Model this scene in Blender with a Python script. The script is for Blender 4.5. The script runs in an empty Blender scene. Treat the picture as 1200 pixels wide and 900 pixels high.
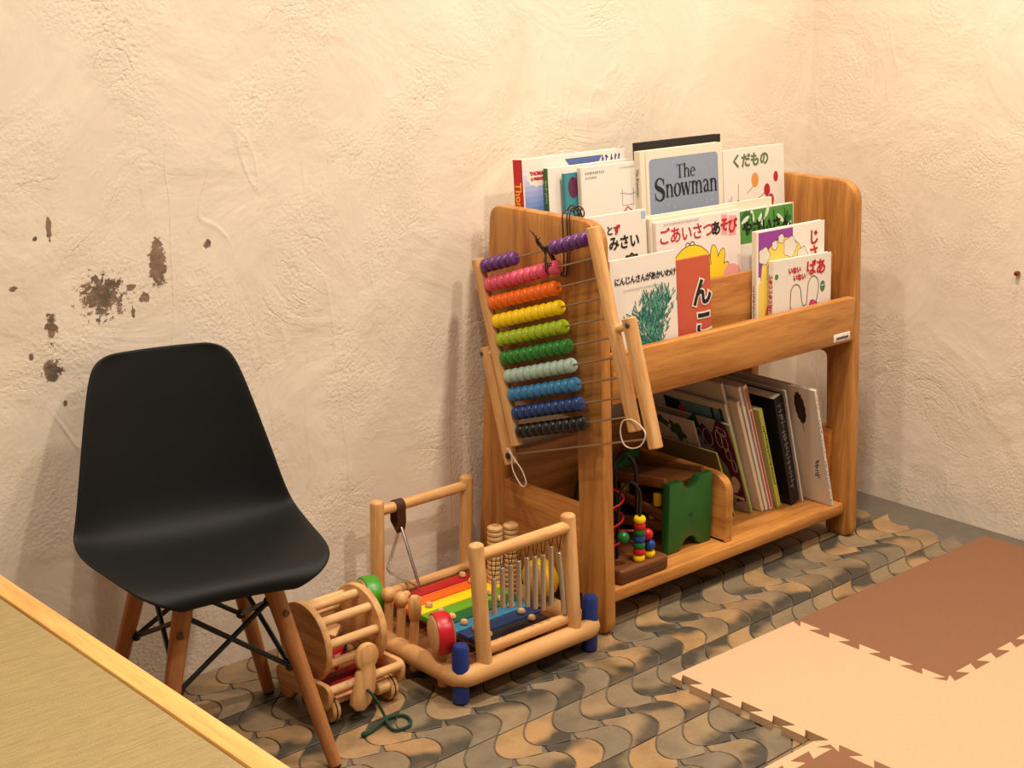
import bpy, bmesh, math, random
from mathutils import Matrix, Vector, Euler
random.seed(7)
R = math.radians
scene = bpy.context.scene
COL = scene.collection

# ------------------------------------------------------------------ camera
cam_d = bpy.data.cameras.new('camera'); cam = bpy.data.objects.new('camera', cam_d); COL.objects.link(cam)
cam_d.sensor_width = 36.0; cam_d.lens = 54.06; cam_d.clip_start = .05
cam.location = (-2.627, -1.984, 1.10)
cam.rotation_euler = (R(90 - 15.6), R(0.0), R(47.89 - 90))
scene.camera = cam

# ------------------------------------------------------------------ world, lights, exposure
world = bpy.data.worlds.new('room_ambient'); scene.world = world; world.use_nodes = True
bg = world.node_tree.nodes['Background']; bg.inputs[0].default_value = (1.0, .88, .74, 1); bg.inputs[1].default_value = .22
def downlight(name, loc, power, size, target=None, spread=150, color=(1.0, .875, .745)):
    l = bpy.data.lights.new(name, 'AREA'); l.shape = 'DISK'; l.size = size; l.energy = power; l.color = color; l.spread = R(spread)
    o = bpy.data.objects.new(name, l); COL.objects.link(o); o.location = loc
    if target:
        o.rotation_euler = (Vector(target) - Vector(loc)).to_track_quat('-Z', 'Y').to_euler()
    return o
downlight('corner_downlight', (-.82, -.58, 1.95), 10.0, .10)
downlight('corner_downlight', (-.22, -.60, 1.75), 4.2, .10)
downlight('ceiling_downlight', (-1.95, -.60, 2.35), 11.5, .10)
downlight('ceiling_downlight', (-2.0, -1.15, 2.35), 9, .10)
downlight('ceiling_downlight', (-.85, -1.7, 2.35), 17, .12)
vs = scene.view_settings
vs.view_transform = 'Standard'; vs.look = 'None'; vs.gamma = 1; vs.use_curve_mapping = False; vs.exposure = .22

# ------------------------------------------------------------------ materials
MATS = {}
def srgb(r, g, b):
    f = lambda c: (c/255/12.92 if c/255 <= .04045 else ((c/255+.055)/1.055)**2.4)
    return (f(r), f(g), f(b), 1)
def new_mat(name):
    m = bpy.data.materials.new(name); m.use_nodes = True
    nt = m.node_tree; b = nt.nodes['Principled BSDF']
    return m, nt, b
def nd(nt, typ, **kw):
    n = nt.nodes.new(typ)
    for k, v in kw.items():
        if k.startswith('i_'):
            key = k[2:]; n.inputs[int(key) if key.isdigit() else key].default_value = v
        else: setattr(n, k, v)
    return n
def plain(name, rgb, rough=.5, spec=.4, metal=0, var=.06, scale=40, bump=0.0):
    """one colour with a faint procedural mottling"""
    if name in MATS: return MATS[name]
    m, nt, b = new_mat(name)
    tc = nd(nt, 'ShaderNodeTexCoord'); nz = nd(nt, 'ShaderNodeTexNoise', i_Scale=scale, i_Detail=4.0)
    nt.links.new(tc.outputs['Object'], nz.inputs['Vector'])
    mr = nd(nt, 'ShaderNodeMapRange'); mr.inputs[3].default_value = 1 - var; mr.inputs[4].default_value = 1 + var
    nt.links.new(nz.outputs[0], mr.inputs[0])
    hv = nd(nt, 'ShaderNodeHueSaturation'); hv.inputs['Color'].default_value = rgb
    nt.links.new(mr.outputs[0], hv.inputs['Value']); nt.links.new(hv.outputs[0], b.inputs['Base Color'])
    b.inputs['Roughness'].default_value = rough; b.inputs['Specular IOR Level'].default_value = spec; b.inputs['Metallic'].default_value = metal
    if bump:
        bp = nd(nt, 'ShaderNodeBump', i_Strength=bump, i_Distance=.002)
        nt.links.new(nz.outputs[0], bp.inputs['Height']); nt.links.new(bp.outputs[0], b.inputs['Normal'])
    MATS[name] = m; return m
def wood(name, light, dark, axis='z', scale=1.0, rough=.42, plank=0, ring=1.0):
    """grain stretched along one object axis; plank>0: edge-glued staves of that width"""
    key = name + '_' + axis
    if key in MATS: return MATS[key]
    m, nt, b = new_mat(key)
    tc = nd(nt, 'ShaderNodeTexCoord')
    mp = nd(nt, 'ShaderNodeMapping')
    st = {'x': (1.2, 14, 14), 'y': (14, 1.2, 14), 'z': (14, 14, 1.2)}[axis]
    mp.inputs['Scale'].default_value = [s*scale for s in st]
    oi = nd(nt, 'ShaderNodeObjectInfo')
    add = nd(nt, 'ShaderNodeVectorMath', operation='ADD')
    mul = nd(nt, 'ShaderNodeVectorMath', operation='SCALE'); mul.inputs['Scale'].default_value = 3.0
    cb = nd(nt, 'ShaderNodeCombineXYZ')
    for i in range(3): nt.links.new(oi.outputs['Random'], cb.inputs[i])
    nt.links.new(cb.outputs[0], mul.inputs[0]); nt.links.new(tc.outputs['Object'], add.inputs[0]); nt.links.new(mul.outputs[0], add.inputs[1])
    nt.links.new(add.outputs[0], mp.inputs['Vector'])
    n1 = nd(nt, 'ShaderNodeTexNoise', i_Scale=3.0, i_Detail=6.0, i_Roughness=.6, i_Distortion=.4*ring)
    nt.links.new(mp.outputs[0], n1.inputs['Vector'])
    mp2 = nd(nt, 'ShaderNodeMapping'); mp2.inputs['Scale'].default_value = [s*scale*7 for s in st]
    nt.links.new(add.outputs[0], mp2.inputs['Vector'])
    n2 = nd(nt, 'ShaderNodeTexNoise', i_Scale=2.5, i_Detail=3.0)
    nt.links.new(mp2.outputs[0], n2.inputs['Vector'])
    mx = nd(nt, 'ShaderNodeMath', operation='MULTIPLY_ADD'); mx.inputs[1].default_value = .35
    nt.links.new(n2.outputs[0], mx.inputs[0]); nt.links.new(n1.outputs[0], mx.inputs[2])
    cr = nd(nt, 'ShaderNodeValToRGB')
    cr.color_ramp.elements[0].position = .50; cr.color_ramp.elements[0].color = dark
    cr.color_ramp.elements[1].position = .80; cr.color_ramp.elements[1].color = light
    nt.links.new(mx.outputs[0], cr.inputs[0])
    out = cr.outputs[0]
    if plank:
        sep = nd(nt, 'ShaderNodeSeparateXYZ'); nt.links.new(tc.outputs['Object'], sep.inputs[0])
        dv = nd(nt, 'ShaderNodeMath', operation='DIVIDE'); dv.inputs[1].default_value = plank
        nt.links.new(sep.outputs[1], dv.inputs[0])
        fl = nd(nt, 'ShaderNodeMath', operation='FLOOR'); nt.links.new(dv.outputs[0], fl.inputs[0])
        wn = nd(nt, 'ShaderNodeTexWhiteNoise', noise_dimensions='1D'); nt.links.new(fl.outputs[0], wn.inputs['W'])
        mr = nd(nt, 'ShaderNodeMapRange'); mr.inputs[3].default_value = .84; mr.inputs[4].default_value = 1.10
        nt.links.new(wn.outputs[0], mr.inputs[0])
        hv = nd(nt, 'ShaderNodeHueSaturation'); nt.links.new(out, hv.inputs['Color']); nt.links.new(mr.outputs[0], hv.inputs['Value'])
        out = hv.outputs[0]
    nt.links.new(out, b.inputs['Base Color'])
    b.inputs['Roughness'].default_value = rough; b.inputs['Specular IOR Level'].default_value = .35
    bp = nd(nt, 'ShaderNodeBump', i_Strength=.12, i_Distance=.001)
    nt.links.new(mx.outputs[0], bp.inputs['Height']); nt.links.new(bp.outputs[0], b.inputs['Normal'])
    MATS[key] = m; return m
OAK = lambda a, pl=0: wood('oak' + ('_staves' if pl else ''), srgb(202, 140, 70), srgb(162, 100, 44), a, plank=pl)
OAKD = lambda a: wood('oak_dark', srgb(186, 112, 48), srgb(134, 72, 24), a)
BEECH = lambda a: wood('beech', srgb(222, 172, 112), srgb(190, 134, 76), a, scale=1.6, rough=.5)
BEECHP = lambda a: wood('beech_pale', srgb(226, 184, 128), srgb(200, 152, 96), a, scale=1.6, rough=.55)
LEGW = lambda a: wood('chair_leg_wood', srgb(186, 126, 74), srgb(150, 94, 50), a, scale=1.6)
WALNUT = lambda a: wood('walnut', srgb(126, 76, 40), srgb(84, 46, 22), a)

def wall_mat(name, chips, axes):
    m, nt, b = new_mat(name)
    L = nt.links.new
    tc = nd(nt, 'ShaderNodeTexCoord'); P = tc.outputs['Object']
    # large patchy trowel relief + fine sandy grain in patches
    big = nd(nt, 'ShaderNodeTexNoise', i_Scale=4.5, i_Detail=5.0, i_Roughness=.55, i_Distortion=.8); L(P, big.inputs['Vector'])
    mid = nd(nt, 'ShaderNodeTexNoise', i_Scale=24.0, i_Detail=5.0, i_Roughness=.6, i_Distortion=.3); L(P, mid.inputs['Vector'])
    fine = nd(nt, 'ShaderNodeTexNoise', i_Scale=170.0, i_Detail=3.0); L(P, fine.inputs['Vector'])
    mask = nd(nt, 'ShaderNodeTexNoise', i_Scale=6.0, i_Detail=3.0); L(P, mask.inputs['Vector'])
    mk = nd(nt, 'ShaderNodeMapRange', i_1=.42, i_2=.62); L(mask.outputs[0], mk.inputs[0])
    fm = nd(nt, 'ShaderNodeMath', operation='MULTIPLY'); L(fine.outputs[0], fm.inputs[0]); L(mk.outputs[0], fm.inputs[1])
    # trowel ridges: slanted, stretched contour lines
    mp = nd(nt, 'ShaderNodeMapping'); mp.inputs['Rotation'].default_value = (0, R(40), 0); mp.inputs['Scale'].default_value = (7.5, 7.5, 2.0)
    L(P, mp.inputs['Vector'])
    rn = nd(nt, 'ShaderNodeTexNoise', i_Scale=1.0, i_Detail=2.0, i_Distortion=.6); L(mp.outputs[0], rn.inputs['Vector'])
    def ridge(src, centre, width):
        s = nd(nt, 'ShaderNodeMath', operation='SUBTRACT'); s.inputs[1].default_value = centre; L(src, s.inputs[0])
        a = nd(nt, 'ShaderNodeMath', operation='ABSOLUTE'); L(s.outputs[0], a.inputs[0])
        r = nd(nt, 'ShaderNodeMapRange', i_1=0.0, i_2=width, i_3=1.0, i_4=0.0); L(a.outputs[0], r.inputs[0])
        return r.outputs[0]
    r1 = ridge(rn.outputs[0], .5, .018)
    r2 = ridge(big.outputs[0], .47, .010)
    gate = nd(nt, 'ShaderNodeTexNoise', i_Scale=5.0, i_Detail=1.0)
    gp = nd(nt, 'ShaderNodeMapping'); gp.inputs['Location'].default_value = (3.3, 7.7, 1.9); L(P, gp.inputs['Vector']); L(gp.outputs[0], gate.inputs['Vector'])
    gm = nd(nt, 'ShaderNodeMapRange', i_1=.50, i_2=.58); L(gate.outputs[0], gm.inputs[0])
    def madd(a, k, c):
        n = nd(nt, 'ShaderNodeMath', operation='MULTIPLY_ADD'); n.inputs[1].default_value = k; L(a, n.inputs[0])
        if c is None: n.inputs[2].default_value = 0
        else: L(c, n.inputs[2])
        return n.outputs[0]
    def mul(a, c):
        n = nd(nt, 'ShaderNodeMath', operation='MULTIPLY'); L(a, n.inputs[0]); L(c, n.inputs[1]); return n.outputs[0]
    hgt = madd(big.outputs[0], 1.3, None)
    hgt = madd(mid.outputs[0], .13, hgt)
    hgt = madd(fm.outputs[0], .30, hgt)
    hgt = madd(mul(r1, gm.outputs[0]), .12, hgt)
    hgt = madd(mul(r2, mk.outputs[0]), -.09, hgt)
    # colour
    cr = nd(nt, 'ShaderNodeValToRGB'); cr.color_ramp.elements[0].position = .3; cr.color_ramp.elements[0].color = srgb(224, 208, 186)
    cr.color_ramp.elements[1].position = .7; cr.color_ramp.elements[1].color = srgb(234, 219, 198)
    L(big.outputs[0], cr.inputs[0])
    col = cr.outputs[0]
    # chipped spots where the undercoat shows
    if chips:
        tot = None
        wob = nd(nt, 'ShaderNodeTexNoise', i_Scale=95.0, i_Detail=6.0, i_Roughness=.75); L(P, wob.inputs['Vector'])
        for (c, rad, ang, amp) in chips:
            s = nd(nt, 'ShaderNodeVectorMath', operation='SUBTRACT'); s.inputs[1].default_value = c; L(P, s.inputs[0])
            mpp = nd(nt, 'ShaderNodeMapping', vector_type='POINT'); mpp.inputs['Rotation'].default_value = (0, ang, 0)
            mpp.inputs['Scale'].default_value = (1/rad[0], 0, 1/rad[1]); L(s.outputs[0], mpp.inputs['Vector'])
            ln = nd(nt, 'ShaderNodeVectorMath', operation='LENGTH'); L(mpp.outputs[0], ln.inputs[0])
            w = nd(nt, 'ShaderNodeMath', operation='MULTIPLY_ADD'); w.inputs[1].default_value = amp*2.8; L(wob.outputs[0], w.inputs[0]); L(ln.outputs['Value'], w.inputs[2])
            t = nd(nt, 'ShaderNodeMath', operation='LESS_THAN'); t.inputs[1].default_value = 1 + amp*1.4; L(w.outputs[0], t.inputs[0])
            if tot is None: tot = t.outputs[0]
            else:
                q = nd(nt, 'ShaderNodeMath', operation='MAXIMUM'); L(tot, q.inputs[0]); L(t.outputs[0], q.inputs[1]); tot = q.outputs[0]
        chipc = nd(nt, 'ShaderNodeValToRGB'); chipc.color_ramp.elements[0].color = srgb(104, 90, 74); chipc.color_ramp.elements[1].color = srgb(150, 120, 100)
        chipc.color_ramp.elements[0].position = .4; chipc.color_ramp.elements[1].position = .6
        L(mid.outputs[0], chipc.inputs[0])
        mx = nd(nt, 'ShaderNodeMix', data_type='RGBA'); L(tot, mx.inputs[0]); L(col, mx.inputs[6]); L(chipc.outputs[0], mx.inputs[7]); col = mx.outputs[2]
        hgt = madd(tot, -.35, hgt)
    L(col, b.inputs['Base Color']); b.inputs['Roughness'].default_value = .9; b.inputs['Specular IOR Level'].default_value = .15
    bp = nd(nt, 'ShaderNodeBump', i_Strength=.7, i_Distance=.008); L(hgt, bp.inputs['Height']); L(bp.outputs[0], b.inputs['Normal'])
    return m

# ------------------------------------------------------------------ mesh helpers
def finish(name, bm, mats, parent=None, M=None, smooth=True, angle=40):
    me = bpy.data.meshes.new(name)
    bmesh.ops.recalc_face_normals(bm, faces=bm.faces[:])
    bm.to_mesh(me); bm.free()
    return place(name, me, mats, parent, M, smooth, angle)
def place(name, me, mats, parent=None, M=None, smooth=True, angle=40):
    if mats is not None:
        if len(me.materials): me.materials.clear()
        for m in (mats if isinstance(mats, (list, tuple)) else [mats]): me.materials.append(m)
    if smooth and len(me.polygons):
        me.polygons.foreach_set('use_smooth', [True]*len(me.polygons))
        try: me.set_sharp_from_angle(angle=R(angle))
        except Exception: pass
    o = bpy.data.objects.new(name, me); COL.objects.link(o)
    if parent: o.parent = parent
    if M is not None: o.matrix_basis = M
    return o
def thing(name, label, cat, M=None, group=None):
    o = bpy.data.objects.new(name, None); COL.objects.link(o); o.empty_display_size = .05
    if M is not None: o.matrix_basis = M
    tag(o, label, cat, group); return o
def tag(o, label=None, cat=None, group=None, kind=None):
    if label: o['label'] = label
    if cat: o['category'] = cat
    if group: o['group'] = group
    if kind: o['kind'] = kind
    return o
T = lambda x, y, z: Matrix.Translation((x, y, z))
def box_bm(lo, hi, bev=0.0, seg=2):
    bm = bmesh.new()
    c = [(a+b)/2 for a, b in zip(lo, hi)]; s = [abs(b-a) for a, b in zip(lo, hi)]
    bmesh.ops.create_cube(bm, size=1, matrix=T(*c) @ Matrix.Diagonal((s[0], s[1], s[2], 1)))
    if bev: bmesh.ops.bevel(bm, geom=bm.edges[:], offset=bev, segments=seg, profile=.5, affect='EDGES', clamp_overlap=True)
    return bm
def box(name, lo, hi, mat, parent=None, bev=.0015, M=None, seg=2):
    return finish(name, box_bm(lo, hi, bev, seg), mat, parent, M)
def lathe_bm(prof, seg=20, bm=None, M=None):
    """prof: (radius, z) from bottom to top, capped"""
    own = bm is None
    if own: bm = bmesh.new()
    M = M or Matrix()
    rings = []
    for r, z in prof:
        if r < 1e-6: rings.append([bm.verts.new(M @ Vector((0, 0, z)))])
        else: rings.append([bm.verts.new(M @ Vector((r*math.cos(2*math.pi*i/seg), r*math.sin(2*math.pi*i/seg), z))) for i in range(seg)])
    for a, b in zip(rings, rings[1:]):
        if len(a) == 1 and len(b) == 1: continue
        for i in range(seg):
            j = (i+1) % seg
            if len(a) == 1: bm.faces.new((a[0], b[j], b[i]))
            elif len(b) == 1: bm.faces.new((a[i], a[j], b[0]))
            else: bm.faces.new((a[i], a[j], b[j], b[i]))
    for ring, flip in ((rings[0], True), (rings[-1], False)):
        if len(ring) > 1: bm.faces.new(ring[::-1] if flip else ring)
    return bm
def axis_M(p, q):
    p = Vector(p); d = Vector(q) - p
    return Matrix.Translation(p) @ d.to_track_quat('Z', 'Y').to_matrix().to_4x4(), d.length
def dowel(name, p, q, r, mat, parent=None, r2=None, seg=18, bev=.0015, dome=0.0):
    """rounded rod from p to q, its own local z along the rod (so grain runs with it)"""
    M, L = axis_M(p, q); r2 = r if r2 is None else r2
    if dome:
        prof = [(0, 0), (r, 0)] + [(r2*math.cos(a), L - dome + dome*math.sin(a)) for a in [R(k*15) for k in range(0, 6)]] + [(0, L)]
    else:
        prof = [(0, 0), (r-bev, 0), (r, bev), (r2, L-bev), (r2-bev, L), (0, L)]
    return finish(name, lathe_bm(prof, seg), mat, parent, M)
def tube(name, pts, r, mat, parent=None, seg=8, smooth_n=0, closed=False, M=None):
    """swept round wire through points"""
    P = [Vector(p) for p in pts]
    if smooth_n:
        n = len(P); Q = []
        rng = range(n if closed else n-1)
        for i in rng:
            p0 = P[(i-1) % n] if closed or i > 0 else P[0]
            p1 = P[i]; p2 = P[(i+1) % n]
            p3 = P[(i+2) % n] if closed or i+2 < n else P[-1]
            for k in range(smooth_n):
                t = k/smooth_n
                Q.append(.5*((2*p1) + (p2-p0)*t + (2*p0-5*p1+4*p2-p3)*t*t + (3*p1-p0-3*p2+p3)*t**3))
        if not closed: Q.append(P[-1])
        P = Q
    bm = bmesh.new(); n = len(P); rings = []
    up = Vector((0, 0, 1)); prev = None
    for i, p in enumerate(P):
        a = P[(i-1) % n] if closed or i > 0 else P[i]; b = P[(i+1) % n] if closed or i < n-1 else P[i]
        t = (b-a).normalized()
        if prev is None:
            ref = up if abs(t.z) < .9 else Vector((1, 0, 0)); u = t.cross(ref).normalized()
        else: u = (prev - t*prev.dot(t)).normalized()
        prev = u; v = t.cross(u)
        rings.append([bm.verts.new(p + (u*math.cos(2*math.pi*k/seg) + v*math.sin(2*math.pi*k/seg))*r) for k in range(seg)])
    for i in range(n if closed else n-1):
        A, B = rings[i], rings[(i+1) % n]
        for k in range(seg): bm.faces.new((A[k], A[(k+1) % seg], B[(k+1) % seg], B[k]))
    if not closed: bm.faces.new(rings[0][::-1]); bm.faces.new(rings[-1])
    return finish(name, bm, mat, parent, M)
def curve_mesh(loops, depth, bev=0.0, res=1):
    """flat outline with holes, extruded to `depth` (centred), edges rounded; lies in local XY"""
    cu = bpy.data.curves.new('outline', 'CURVE'); cu.dimensions = '2D'; cu.fill_mode = 'BOTH'
    cu.extrude = depth/2 - bev; cu.bevel_depth = bev; cu.bevel_resolution = res; cu.offset = -bev
    for lp in loops:
        sp = cu.splines.new('POLY'); sp.points.add(len(lp)-1); sp.use_cyclic_u = True
        for pt, c in zip(sp.points, lp): pt.co = (c[0], c[1], 0, 1)
    return curve_to_mesh(cu)
def curve_to_mesh(cu):
    o = bpy.data.objects.new('tmp', cu); COL.objects.link(o)
    dg = bpy.context.evaluated_depsgraph_get(); dg.update()
    me = bpy.data.meshes.new_from_object(o.evaluated_get(dg), depsgraph=dg)
    bpy.data.objects.remove(o); bpy.data.curves.remove(cu)
    bm = bmesh.new(); bm.from_mesh(me); bmesh.ops.remove_doubles(bm, verts=bm.verts[:], dist=1e-6); bm.to_mesh(me); bm.free()
    return me
def rounded(pts, rads, n=6):
    """polygon with rounded corners"""
    out = []; N = len(pts)
    for i in range(N):
        p = Vector(pts[i]); a = Vector(pts[i-1]); b = Vector(pts[(i+1) % N]); r = rads[i] if isinstance(rads, (list, tuple)) else rads
        if r <= 0: out.append(tuple(p)); continue
        u = (a-p).normalized(); v = (b-p).normalized(); ang = u.angle(v); d = min(r/math.tan(ang/2), (a-p).length*.49, (b-p).length*.49)
        s, e = p+u*d, p+v*d
        for k in range(n+1):
            t = k/n; out.append(tuple((1-t)**2*s + 2*t*(1-t)*p + t*t*e))
    return out
YZ = Matrix(((0, 0, 1, 0), (1, 0, 0, 0), (0, 1, 0, 0), (0, 0, 0, 1)))     # local X->Y, Y->Z, Z->X
XZ = Matrix(((1, 0, 0, 0), (0, 0, -1, 0), (0, 1, 0, 0), (0, 0, 0, 1)))    # local X->X, Y->Z, Z->-Y
def slab(name, loops, depth, mat, parent, M, bev=.002):
    me = curve_mesh(loops, depth, bev); me.transform(M)
    return place(name, me, mat, parent)
def text_mesh(body, size, bold=0.0, align='CENTER', spacing=1.0, depth=.0003):
    cu = bpy.data.curves.new('text', 'FONT'); cu.body = body; cu.size = size; cu.align_x = align; cu.align_y = 'CENTER'
    cu.offset = bold; cu.extrude = depth; cu.space_character = spacing; cu.resolution_u = 3
    return curve_to_mesh(cu)
TXT = Matrix(((1, 0, 0, 0), (0, 0, -1, 0), (0, 1, 0, 0), (0, 0, 0, 1)))   # upright, facing -y
def text(body, size, at, mat, parent, bold=0.0, y=-.0006, rot=0, sx=1, vertical=False, name='title_lettering', spacing=1.0, shear=0):
    """print on the local front (-y) of its parent, centred at (x, z)"""
    if vertical:
        me = None; bm = bmesh.new()
        for i, ch in enumerate(body):
            mm = text_mesh(ch, size, bold); mm.transform(T(0, -i*size*1.02, 0)); bm.from_mesh(mm); bpy.data.meshes.remove(mm)
        me = bpy.data.meshes.new(name); bm.to_mesh(me); bm.free()
    else: me = text_mesh(body, size, bold, spacing=spacing)
    me.transform(T(at[0], y, at[1]) @ TXT @ Matrix.Rotation(rot, 4, 'Z') @ Matrix.Diagonal((sx, 1, 1, 1)))
    me.name = name
    return place(name, me, mat, parent, smooth=False)
class Print:
    """flat printed picture on the local front of a book: layered polygons, one mesh, several inks"""
    def __init__(s, y=-.0003): s.bm = bmesh.new(); s.m = []; s.y = y
    def ink(s, mat):
        if mat not in s.m: s.m.append(mat)
        return s.m.index(mat)
    def poly(s, pts, mat):
        k = s.ink(mat); s.y -= .00001
        f = s.bm.faces.new([s.bm.verts.new((p[0], s.y, p[1])) for p in pts]); f.material_index = k
        f.normal_update()
        if f.normal.y > 0: f.normal_flip()
    def ell(s, c, rx, rz, mat, rot=0, n=22, wob=0, k=5):
        pts = []
        for i in range(n):
            a = 2*math.pi*i/n; q = 1 + wob*math.cos(k*a)
            x, z = rx*q*math.cos(a), rz*q*math.sin(a)
            pts.append((c[0]+x*math.cos(rot)-z*math.sin(rot), c[1]+x*math.sin(rot)+z*math.cos(rot)))
        s.poly(pts, mat)
    def stroke(s, pts, w, mat):
        k = s.ink(mat); s.y -= .000001
        P = [Vector((p[0], p[1])) for p in pts]; n = len(P); Lf, Rt = [], []
        for i, p in enumerate(P):
            t = (P[min(i+1, n-1)] - P[max(i-1, 0)]).normalized(); nn = Vector((-t.y, t.x))*w/2
            Lf.append(s.bm.verts.new((p.x+nn.x, s.y, p.y+nn.y))); Rt.append(s.bm.verts.new((p.x-nn.x, s.y, p.y-nn.y)))
        for i in range(n-1):
            f = s.bm.faces.new((Lf[i], Lf[i+1], Rt[i+1], Rt[i])); f.material_index = k
    def ribbon(s, pts, ws, mat):
        k = s.ink(mat); s.y -= .000001
        P = [Vector((p[0], p[1])) for p in pts]; n = len(P); Lf, Rt = [], []
        for i, p in enumerate(P):
            t = (P[min(i+1, n-1)] - P[max(i-1, 0)]).normalized(); nn = Vector((-t.y, t.x))*ws[i]/2
            Lf.append(s.bm.verts.new((p.x+nn.x, s.y, p.y+nn.y))); Rt.append(s.bm.verts.new((p.x-nn.x, s.y, p.y-nn.y)))
        for i in range(n-1):
            f = s.bm.faces.new((Lf[i], Lf[i+1], Rt[i+1], Rt[i])); f.material_index = k
    def done(s, parent, name='cover_picture'):
        me = bpy.data.meshes.new(name)
        bmesh.ops.triangulate(s.bm, faces=[f for f in s.bm.faces if len(f.verts) > 4])
        s.bm.to_mesh(me); s.bm.free()
        return place(name, me, s.m, parent, smooth=False)
# ================================================================== the room
def struct(o): o['kind'] = 'structure'; return o
chips = [((-1.530, 0, .667), (.013, .034), R(8), 1.1), ((-1.622, 0, .632), (.030, .027), R(-20), 2.0), ((-1.706, 0, .537), (.014, .015), 0, 1.3),
         ((-1.702, 0, .597), (.008, .017), R(10), 1.8), ((-1.694, 0, .738), (.004, .017), R(15), 1.0), ((-1.446, 0, .684), (.006, .006), 0, 1.6),
         ((-1.555, 0, .618), (.008, .006), R(30), 1.6), ((-1.575, 0, .637), (.007, .005), R(-30), 1.2), ((-1.752, 0, .66), (.005, .004), 0, 1.2),
         ((-1.735, 0, .56), (.003, .005), 0, 1.0), ((-1.715, 0, .725), (.003, .003), 0, 1.0), ((-1.69, 0, .485), (.003, .004), 0, 1.0), ((-1.575, 0, .60), (.003, .008), R(20), 1.0)]
wm = wall_mat('plaster_back', chips, 'xz'); wm2 = wall_mat('plaster_right', [], 'yz')
struct(box('wall_back', (-3.6, 0, -.01), (0, .12, 2.5), wm, bev=0))
struct(box('wall_right', (0, -3.4, -.01), (.12, .12, 2.5), wm2, bev=0))
tag(box('wall_screw', (-.012, -.0045, -.0045), (0, .0045, .0045), plain('brass', srgb(150, 96, 50), .35, metal=1), M=T(0, -.507, .52), bev=.003),
    'small brass screw head on the bare right wall', 'screw')

# floor: grey sheet with wave-shaped tiles bedded in it
grout = plain('grout', srgb(104, 94, 80), .8, var=.2, scale=30)
floor = struct(box('floor', (-3.6, -3.4, -.05), (.12, .12, -.0028), grout, bev=0))
tm, nt, b = new_mat('floor_tile')
L = nt.links.new
oi = nd(nt, 'ShaderNodeObjectInfo'); tc = nd(nt, 'ShaderNodeTexCoord'); geo = nd(nt, 'ShaderNodeNewGeometry')
cr = nd(nt, 'ShaderNodeValToRGB'); el = cr.color_ramp.elements
el[0].color = srgb(138, 120, 92); el[1].position = 1; el[1].color = srgb(166, 136, 94)
for p, c in ((.25, (124, 110, 88)), (.45, (158, 130, 92)), (.62, (142, 124, 96)), (.8, (178, 138, 90))):
    e = el.new(p); e.color = srgb(*c)
L(oi.outputs['Random'], cr.inputs[0])
sc = nd(nt, 'ShaderNodeVectorMath', operation='SCALE'); sc.inputs['Scale'].default_value = 1.0
L(geo.outputs['Position'], sc.inputs[0])
n1 = nd(nt, 'ShaderNodeTexNoise', i_Scale=17.0, i_Detail=2.0, i_Roughness=.5)
w4 = nd(nt, 'ShaderNodeMath', operation='MULTIPLY'); w4.inputs[1].default_value = 19; L(oi.outputs['Random'], w4.inputs[0])
n1.noise_dimensions = '4D'; L(w4.outputs[0], n1.inputs['W']); L(sc.outputs[0], n1.inputs['Vector'])
mr = nd(nt, 'ShaderNodeMapRange', i_1=.42, i_2=.62); L(n1.outputs[0], mr.inputs[0])
n2 = nd(nt, 'ShaderNodeTexNoise', i_Scale=120.0, i_Detail=4.0, i_Roughness=.7); L(geo.outputs['Position'], n2.inputs['Vector'])
mx = nd(nt, 'ShaderNodeMix', data_type='RGBA'); mx.inputs[7].default_value = srgb(70, 63, 50)
sg = nd(nt, 'ShaderNodeSeparateXYZ'); L(tc.outputs['Generated'], sg.inputs[0])
wn = nd(nt, 'ShaderNodeTexWhiteNoise', noise_dimensions='1D'); L(oi.outputs['Random'], wn.inputs['W'])
sw = nd(nt, 'ShaderNodeSeparateColor'); L(wn.outputs['Color'], sw.inputs[0])
def mth(op, a, c, d=None):
    n = nd(nt, 'ShaderNodeMath', operation=op)
    for i, v in enumerate((a, c, d)):
        if v is None: continue
        if isinstance(v, (int, float)): n.inputs[i].default_value = v
        else: L(v, n.inputs[i])
    return n.outputs[0]
flip = mth('GREATER_THAN', sw.outputs[0], .5)
gy = mth('ABSOLUTE', mth('SUBTRACT', sg.outputs[1], flip), 0)
gx = mth('MULTIPLY_ADD', mth('SUBTRACT', sg.outputs[0], .5), mth('MULTIPLY_ADD', sw.outputs[2], 1.2, -.6), gy)
gg = mth('MULTIPLY_ADD', n1.outputs[0], .6, gx)
end = nd(nt, 'ShaderNodeMapRange', interpolation_type='SMOOTHSTEP', i_1=.78, i_2=1.12); L(gg, end.inputs[0])
on = mth('GREATER_THAN', sw.outputs[1], .22)
dk = mth('MULTIPLY', end.outputs[0], on)
k = nd(nt, 'ShaderNodeMath', operation='MULTIPLY_ADD'); k.inputs[1].default_value = .35; L(mr.outputs[0], k.inputs[0]); L(mth('MULTIPLY', dk, .85), k.inputs[2]); k.use_clamp = True
L(k.outputs[0], mx.inputs[0]); L(cr.outputs[0], mx.inputs[6])
hv = nd(nt, 'ShaderNodeHueSaturation'); mr2 = nd(nt, 'ShaderNodeMapRange', i_3=.66, i_4=1.12); L(n2.outputs[0], mr2.inputs[0])
L(mr2.outputs[0], hv.inputs['Value']); L(mx.outputs[2], hv.inputs['Color']); L(hv.outputs[0], b.inputs['Base Color'])
b.inputs['Roughness'].default_value = .55
bp = nd(nt, 'ShaderNodeBump', i_Strength=.25, i_Distance=.001); L(n2.outputs[0], bp.inputs['Height']); L(bp.outputs[0], b.inputs['Normal'])

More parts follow.
